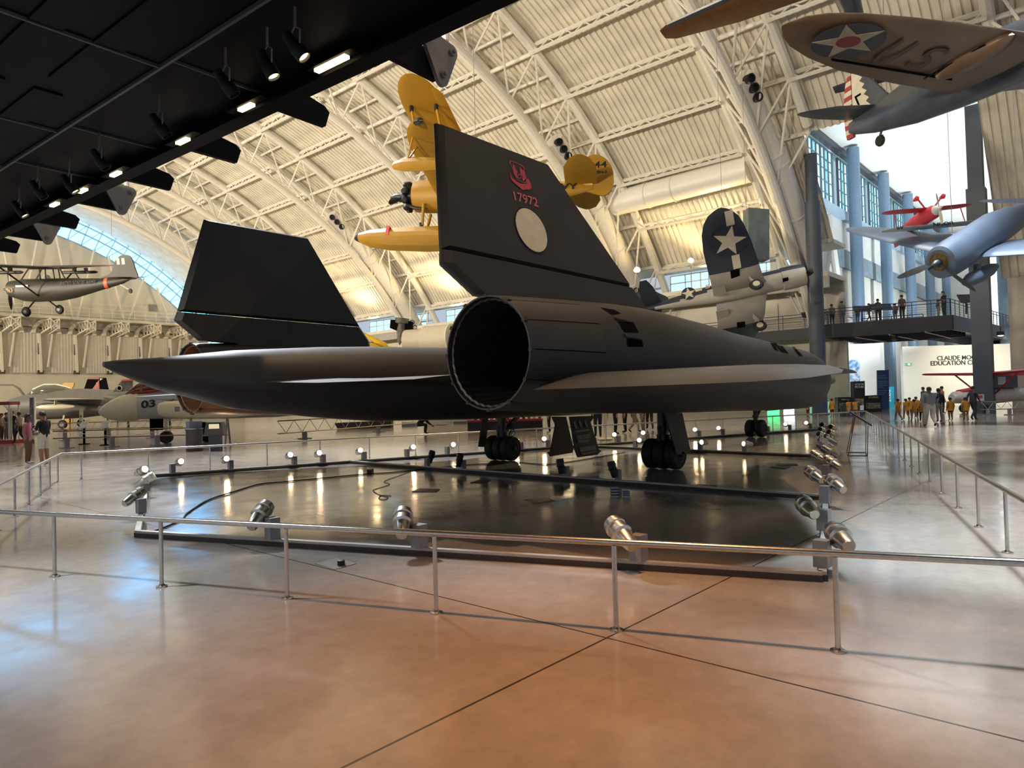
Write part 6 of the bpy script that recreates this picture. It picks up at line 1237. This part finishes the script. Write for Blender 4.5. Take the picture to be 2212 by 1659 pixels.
# ------------------------------------------------------------------ people
SKIN = {'light': (.48, .26, .17), 'tan': (.33, .17, .10), 'brown': (.14, .065, .04)}
def person(label, loc, yaw, pose='stand', h=1.72, skin='light', top=(.05, .05, .06), bottom=(.06, .07, .1), shoe=(.03, .03, .03), hair=(.015, .011, .009), sleeve=.45, leg=1.0, build=1.0, long_hair=False, group=None, child=False, detail=False, extra=None):
    k = h/1.72; t = thing('person', label, 'person', loc, yaw, group=group); w = build
    hd = 1.22 if child else 1.
    P = {}                                     # joints: x forward, y left, z up (metres at 1.72)
    P['pel'] = (0, 0, .93); P['sp'] = (.0, 0, 1.10); P['ch'] = (.0, 0, 1.30); P['nb'] = (-.01, 0, 1.44); P['nk'] = (0, 0, 1.50); P['hd'] = (.025, 0, 1.60); P['tp'] = (.02, 0, 1.68)
    for s, n in ((1, 'l'), (-1, 'r')):
        P['hip'+n] = (0, s*.095*w, .88); P['kn'+n] = (.02, s*.10, .48); P['an'+n] = (-.02, s*.10, .08); P['to'+n] = (.15, s*.12, .035)
        P['sh'+n] = (-.01, s*.185*w, 1.39); P['el'+n] = (-.04, s*.235*w, 1.10); P['wr'+n] = (.04, s*.235*w, .86); P['pa'+n] = (.06, s*.235*w, .78)
    if pose == 'walk':
        P.update(knl=(.16, .09, .49), anl=(.20, .09, .09), tol=(.36, .10, .05), knr=(-.02, -.09, .48), anr=(-.28, -.09, .16), tor=(-.16, -.10, .04), ell=(-.14, .23*w, 1.12), wrl=(-.10, .24*w, .87), pal=(-.08, .24*w, .79), elr=(.06, -.23*w, 1.11), wrr=(.20, -.22*w, .92), par=(.25, -.21*w, .85))
    if pose == 'phone':
        P.update(ell=(.06, .24, 1.10), wrl=(.28, .10, 1.12), pal=(.35, .05, 1.15), elr=(.06, -.24, 1.10), wrr=(.28, -.10, 1.12), par=(.35, -.05, 1.15), hd=(.07, 0, 1.585), tp=(.10, 0, 1.66))
    if pose == 'rail':
        P.update(ell=(.10, .24*w, 1.14), wrl=(.32, .2*w, 1.10), pal=(.39, .18*w, 1.10), elr=(.10, -.24*w, 1.14), wrr=(.32, -.2*w, 1.10), par=(.39, -.18*w, 1.10))
    if pose == 'crouch':
        P.update(pel=(-.25, 0, .50), sp=(-.14, 0, .64), ch=(.05, 0, .78), nb=(.17, 0, .86), nk=(.22, 0, .89), hd=(.31, 0, .93), tp=(.37, 0, .97))
        for s, n in ((1, 'l'), (-1, 'r')): P.update({'hip'+n: (-.25, s*.1, .48), 'kn'+n: (.14, s*.15, .50), 'an'+n: (.08, s*.13, .08), 'to'+n: (.24, s*.14, .035), 'sh'+n: (.10, s*.18, .82), 'el'+n: (.22, s*.22, .60), 'wr'+n: (.40, s*.12, .46), 'pa'+n: (.46, s*.10, .42)})
    if child:
        for n in P:
            x, y, z = P[n]
            if n in ('hd', 'tp'): P[n] = (x*1.1, y, 1.60+(z-1.60)*1.25-.02)
    R = {'pel': (.135*w, .155*w), 'sp': (.115*w, .14*w), 'ch': (.12*w, .155*w), 'nb': (.075, .09), 'nk': (.055, .06), 'hd': (.098*hd, .086*hd), 'tp': (.07*hd, .065*hd)}
    for n in 'lr': R.update({'hip'+n: (.106*w, .104*w), 'kn'+n: (.074*w, .072*w), 'an'+n: (.050, .050), 'to'+n: (.034, .046), 'sh'+n: (.065*w, .065*w), 'el'+n: (.045*w, .045*w), 'wr'+n: (.03, .03), 'pa'+n: (.022, .036)})
    names = list(P); idx = {n: i for i, n in enumerate(names)}; vs = [V(P[n]) for n in names]; rad = [R[n] for n in names]
    E = [('pel', 'sp'), ('sp', 'ch'), ('ch', 'nb'), ('nb', 'nk'), ('nk', 'hd'), ('hd', 'tp')]
    for n in 'lr': E += [('pel', 'hip'+n), ('hip'+n, 'kn'+n), ('kn'+n, 'an'+n), ('an'+n, 'to'+n), ('ch', 'sh'+n), ('sh'+n, 'el'+n), ('el'+n, 'wr'+n), ('wr'+n, 'pa'+n)]
    ed = [(idx[a], idx[b_]) for a, b_ in E]; lab_of = {}
    seg = [(V(P[a]), V(P[b_]), a, b_) for a, b_ in E]
    for s, n in ((1, 'l'), (-1, 'r')):         # five fingers on each hand
        pa, wr = V(P['pa'+n]), V(P['wr'+n]); d = (pa-wr).normalized(); side = d.cross(V((0, s, 0))); side = side.normalized() if side.length > .1 else V((1, 0, 0)); inn = V((0, -s, 0))
        for j, L in enumerate((.075, .085, .08, .062)):
            base = pa+side*(.033-.022*j); a = len(vs); vs += [base+d*.03, base+d*(.03+L*.55)+inn*.008, base+d*(.03+L)+inn*.03]; rad += [(.010, .010), (.009, .009), (.008, .008)]; ed += [(idx['pa'+n], a), (a, a+1), (a+1, a+2)]
        a = len(vs); q = wr+(pa-wr)*.55+side*.035; vs += [q+side*.012+inn*.01, q+side*.02+d*.05+inn*.025]; rad += [(.012, .012), (.009, .009)]; ed += [(idx['pa'+n], a), (a, a+1)]
    if detail or not child:                    # nose and ears
        hv = V(P['hd']); a = len(vs); vs += [hv+V((.112, 0, -.01)), hv+V((-.005, .098, -.01)), hv+V((-.005, -.098, -.01))]; rad += [(.014, .014), (.02, .012), (.02, .012)]; ed += [(idx['hd'], a), (idx['hd'], a+1), (idx['hd'], a+2)]
    me = bpy.data.meshes.new('body'); me.from_pydata([tuple(v*k) for v in vs], ed, []); o = bpy.data.objects.new('body', me); COL.objects.link(o)
    o.modifiers.new('skin', 'SKIN'); sm = o.modifiers.new('sub', 'SUBSURF'); sm.levels = sm.render_levels = 1
    for i, r in enumerate(rad): me.skin_vertices[0].data[i].radius = (r[0]*k, r[1]*k)
    me.skin_vertices[0].data[idx['pel']].use_root = True
    dg = bpy.context.evaluated_depsgraph_get(); nm = bpy.data.meshes.new_from_object(o.evaluated_get(dg)); o.modifiers.clear(); o.data = nm; nm.name = 'body'; bpy.data.meshes.remove(me)
    o.parent = t
    c4 = lambda c: '%02x%02x%02x' % tuple(int(min(.999, x)**.45*255) for x in c)
    ms = [mat('skin_'+skin, SKIN[skin], .5, var=.04), mat('cloth_'+c4(top), top, .8, var=.1, scale=12), mat('cloth_'+c4(bottom), bottom, .8, var=.1, scale=12), mat('shoe_'+c4(shoe), shoe, .6, var=0)]
    nm.materials.clear()
    for x in ms: nm.materials.append(x)
    nm.polygons.foreach_set('use_smooth', [True]*len(nm.polygons))
    for p in nm.polygons:
        c = p.center/k; best = None
        for a, b_, na, nb in seg:
            ab = b_-a; u = max(0, min(1, (c-a).dot(ab)/max(ab.length_squared, 1e-9))); dd = (c-a-ab*u).length
            if best is None or dd < best[0]: best = (dd, u, na, nb)
        _, u, na, nb = best; m_i = 1
        if nb in ('hd', 'tp', 'nk') or (na == 'nk'): m_i = 0
        elif na[:2] == 'sh': m_i = 1 if u < sleeve*2 else 0
        elif na[:2] == 'el': m_i = 1 if sleeve > .5 and u < (sleeve-.5)*2 else 0
        elif na[:2] == 'wr' or nb[:2] == 'pa': m_i = 0
        elif na[:3] == 'hip': m_i = 2 if u < leg*2 else 0
        elif na[:2] == 'kn': m_i = 2 if leg > .5 and u < (leg-.5)*2 else 0
        elif na[:2] == 'an': m_i = 3
        elif nb[:3] == 'hip': m_i = 2
        elif na == 'pel': m_i = 2 if u < .25 else 1
        if na[:2] == 'kn' and c.z < .07: m_i = 3
        p.material_index = m_i
    # hair
    hv = V(P['hd'])*k; r = .104*hd*k; b = MB(); n, m_ = 16, 9; rg = []
    for i in range(m_+1):
        th_ = pi/2-(pi*.60)*i/m_; rg.append([hv+V((-.018*k+cos(th_)*cos(2*pi*j/n)*r*1.04*(.86 if cos(2*pi*j/n) > .3 and i > 3 else 1), cos(th_)*sin(2*pi*j/n)*r*.95, .012*k+sin(th_)*r*1.10+(.045*k*max(0, cos(2*pi*j/n)) if i > 4 else 0))) for j in range(n)])
    b.rings(rg, False, True)
    if long_hair: b.rings([[hv+V((-.05*k-.01*i*k+.06*k*cos(2*pi*j/10)*(1-.08*i), .085*k*sin(2*pi*j/10)*(1-.10*i), (.0-.065*i)*k)) for j in range(10)] for i in range(6)])
    b.build('hair', mat('hair_'+c4(hair), hair, .6, var=.2, scale=20), t, True)
    if detail:
        for s in (-1, 1): b = MB(); b.ball(hv+V((.088*k, s*.032*k, .01*k)), .013*k, 8, 6); b.build('eye', mat('eye_dark', (.02, .015, .012), .3), t, True)
        b = MB(); b.ball(hv+V((.088*k, 0, -.052*k)), .018*k, 8, 6, (.4, 1.1, .35)); b.build('mouth', mat('lips', (.32, .11, .09), .5), t, True)
    if extra == 'phone': b = MB(); b.box((.40*k, 0, 1.19*k), (.012, .075, .15), Matrix.Rotation(-.5, 3, 'Y')); o2 = b.build('mobile_phone', M_black, None); o2.matrix_basis = wmat(t); tag(o2, 'dark phone held by the man in shorts', 'phone')
    if extra == 'pack': b = MB(); b.ball((-.19*k*w, 0, 1.22*k), .19*k, 12, 8, (.6, 1, 1.25)); b.build('backpack', mat('cloth_pack', (.16, .17, .19), .8), t, True)
    if extra == 'dress' or extra == 'tunic':
        b = MB(); b.rings([[(rx*cos(2*pi*j/20)*k, ry*sin(2*pi*j/20)*k, z*k) for j in range(20)] for z, rx, ry in ((1.43, .09, .17), (1.30, .135, .20), (1.05, .145, .20), (.88, .165, .215), (.74, .18, .235))], False, False); b.build('tunic', ms[1], t, True)
    if extra == 'skirt': b = MB(); b.rings([[(rx*cos(2*pi*j/20)*k, ry*sin(2*pi*j/20)*k, z*k) for j in range(20)] for z, rx, ry in ((1.0, .145, .175), (.86, .165, .195), (.76, .175, .21))], False, False); b.build('shorts_hem', ms[2], t, True)
    return t
def foot(px, py): return H(px, py, Z=0)
def face_to(a, b_): d = V(b_)-V(a); return atan2(d.y, d.x)
RIGHT = atan2(CR_H.y, CR_H.x); AWAY = AZ; TOWARD = AZ+pi; LEFT = RIGHT+pi
w_, m_ = foot(61, 1003), foot(96, 1006)
person('woman with dark hair in a pink cardigan standing beyond the left barrier', w_, RIGHT+.25, 'stand', 1.66, 'brown', (.42, .16, .20), (.40, .20, .22), (.35, .30, .28), sleeve=.95, leg=.12, long_hair=True, detail=True, extra='tunic' if 0 else None)
person('man in black T-shirt and pale shorts looking at a phone beyond the left barrier', m_, LEFT-.2, 'phone', 1.74, 'tan', (.008, .008, .010), (.58, .55, .46), (.55, .52, .48), sleeve=.42, leg=.45, detail=True, extra='phone')
D_ = [((14, 953), 'person in dark clothes beside the glass display case', 1.7, (.02, .02, .035), (.10, .09, .07), 'stand', RIGHT, .4), ((27, 952), 'person in dark navy beside the glass display case, farther from the edge', 1.8, (.018, .02, .03), (.02, .02, .025), 'stand', TOWARD, .9), ((2, 956), 'person in a grey top at the very left edge', 1.68, (.25, .24, .23), (.03, .03, .035), 'phone', RIGHT, .45), ((42, 958), 'person walking behind the woman in pink', 1.7, (.30, .28, .26), (.02, .022, .03), 'walk', LEFT, .45)]
for q, lab, h, tc_, bc, ps, yw, sl in D_: person(lab, foot(*q), yw, ps, h, 'tan', tc_, bc, sleeve=sl)
person('crouching person in black working on the floor seen under the jet', foot(915, 938), RIGHT+.3, 'crouch', 1.75, 'tan', (.008, .008, .010), (.01, .01, .012), sleeve=.9)
# visitors whose legs show below the jet
for q, lab, tc_, bc, sh_, ps, yw in [((1187, 936), 'person in black trousers and white-soled shoes seen under the jet by the counter', (.02, .02, .025), (.010, .010, .013), (.3, .3, .3), 'stand', LEFT), ((1292, 944), 'person in dark blue jeans standing right behind the hanging gear doors', (.03, .03, .05), (.018, .024, .045), (.03, .03, .03), 'stand', AWAY), ((1302, 941), 'person in pale jeans behind the hanging gear doors', (.3, .3, .3), (.22, .25, .30), (.3, .3, .3), 'stand', TOWARD), ((1330, 938), 'person in black trousers seen under the jet, left of the group by the right wheels', (.015, .015, .02), (.009, .009, .011), (.02, .02, .02), 'stand', RIGHT), ((1351, 935), 'person in black trousers seen under the jet, in the middle of the group', (.02, .02, .02), (.008, .008, .010), (.02, .02, .02), 'stand', LEFT), ((1371, 935), 'person in tan trousers and brown boots seen under the jet', (.3, .25, .18), (.40, .32, .20), (.10, .025, .012), 'walk', RIGHT), ((1390, 938), 'person in rust coat and grey trousers seen under the jet', (.45, .22, .12), (.22, .21, .20), (.12, .03, .015), 'stand', LEFT), ((1404, 928), 'person in dark trousers at the right of the group under the jet', (.02, .02, .02), (.012, .012, .015), (.02, .02, .02), 'walk', AWAY)]:
    person(lab, foot(*q), yw, ps, 1.72, 'light', tc_, bc, sh_, sleeve=.9)
b = MB(); q = foot(1307, 950); b.box((0, 0, .8), (.22, .12, 1.5)); b.box((0, 0, .04), (.9, .5, .05)); b.tube((-.4, -.2, .03), (.5, .25, .03), .03, 6); o = b.build('equipment_stand', M_ivory); o.location = q; o.rotation_euler = (0, 0, AZ); tag(o, 'pale upright equipment post on a wheeled foot among the visitors', 'stand')
# children in orange T-shirts and the grown-ups with them
KO = (.62, .27, .03); KG = 'children in orange T-shirts'
kids = [((1941, 909), AWAY+.3, 'walk', 1.16, 'leftmost of the walking group', (.35, .3, .25), .3), ((1958, 907), AWAY, 'walk', 1.14, 'second from the left of the walking group', (.3, .2, .15), .3), ((1966, 904), AWAY-.2, 'stand', 1.18, 'third from the left, behind the others', (.01, .01, .012), .95), ((1976, 909), AWAY+.2, 'walk', 1.12, 'in pale trousers in the middle of the group', (.35, .33, .30), .95), ((1980, 902), AWAY, 'stand', 1.2, 'farthest back in the group', (.02, .02, .025), .95), ((1993, 911), AWAY-.3, 'walk', 1.16, 'in black leggings left of the large grown-up', (.008, .008, .01), .95), ((2054, 909), AWAY, 'stand', 1.18, 'in black shorts right of the large grown-up', (.01, .01, .012), .3), ((2087, 909), AWAY-.4, 'walk', 1.18, 'in a long shirt, rightmost of the group', (.35, .22, .12), .2), ((1798, 902), AWAY+.2, 'stand', 1.18, 'standing near the dark slate column', (.22, .03, .03), .6), ((1834, 901), AWAY, 'walk', 1.1, 'half hidden behind the dark desk, left one', (.3, .25, .2), .3), ((1848, 901), AWAY, 'walk', 1.1, 'half hidden behind the dark desk, right one', (.3, .25, .2), .3), ((1745, 902), RIGHT, 'stand', 1.16, 'beyond the jet by the green case', (.1, .05, .05), .6)]
for q, yw, ps, h, lab, bc, lg in kids: person('child in an orange T-shirt, '+lab, foot(*q), yw, ps, h, 'tan', KO, bc, (.2, .2, .2), sleeve=.42, leg=lg, build=1.12, group=KG, child=True, extra='tunic')
person('large grown-up in a grey jacket and pale trousers walking with the children', foot(2010, 922), AWAY-.1, 'walk', 1.74, 'brown', (.16, .17, .18), (.42, .38, .34), (.02, .02, .02), sleeve=1., build=1.5)
b = MB()
person('grown-up in a dark top behind the large grown-up', foot(2030, 912), AWAY, 'stand', 1.66, 'brown', (.02, .025, .05), (.3, .28, .26), sleeve=.9)
person('person in slate clothes walking right of the children', foot(2104, 908), RIGHT+.3, 'walk', 1.72, 'tan', (.045, .055, .07), (.035, .045, .06), sleeve=.95)
person('person with a grey backpack by the white wall', foot(1996, 893), AWAY+.4, 'stand', 1.74, 'light', (.09, .10, .12), (.03, .03, .04), sleeve=.9, extra='pack')
person('person in a coral jacket by the white wall', foot(2036, 893), RIGHT, 'stand', 1.76, 'light', (.55, .16, .13), (.05, .05, .06), sleeve=.95)
# visitors on the footbridge
for i, (px, X, h, yw, tc_, bc, lab, ps, ch) in enumerate([(1797, 55.2, 1.66, AWAY, (.28, .27, .25), (.05, .06, .08), 'man in a pale top at the left end of the footbridge', 'stand', 0), (1819, 55.0, 1.78, AWAY, (.24, .23, .22), (.10, .14, .20), 'broad man in a pale T-shirt and jeans on the footbridge', 'stand', 0), (1852, 54.9, 1.25, AWAY, (.06, .06, .07), (.05, .05, .06), 'dark-haired child on the footbridge behind the railing', 'stand', 1), (1877, 54.9, 1.4, RIGHT, (.14, .11, .10), (.12, .10, .09), 'shorter visitor in brown on the footbridge', 'walk', 0), (1897, 54.9, 1.66, AWAY, (.05, .055, .065), (.06, .06, .06), 'visitor in a dark top at the middle of the footbridge', 'stand', 0), (1934, 55.0, 1.2, AWAY, (.45, .06, .08), (.1, .1, .12), 'child in red on the footbridge', 'stand', 1), (1949, 55.2, 1.8, AWAY, (.16, .13, .12), (.03, .03, .04), 'tall man beside the child in red on the footbridge', 'stand', 0), (2040, 55.6, 1.8, LEFT, (.02, .025, .035), (.03, .035, .05), 'long-haired person holding a child at the right end of the footbridge', 'phone', 0), (2027, 55.8, 1.25, RIGHT, (.10, .09, .10), (.3, .3, .32), 'child held close at the right end of the footbridge', 'stand', 1)]):
    P = H(px, 680, X=X); person(lab, (P.x, P.y, BZ+.0), yw, ps, h, 'light', tc_, bc, sleeve=.45, child=bool(ch), long_hair=i == 7, extra='pack' if i == 5 else None)
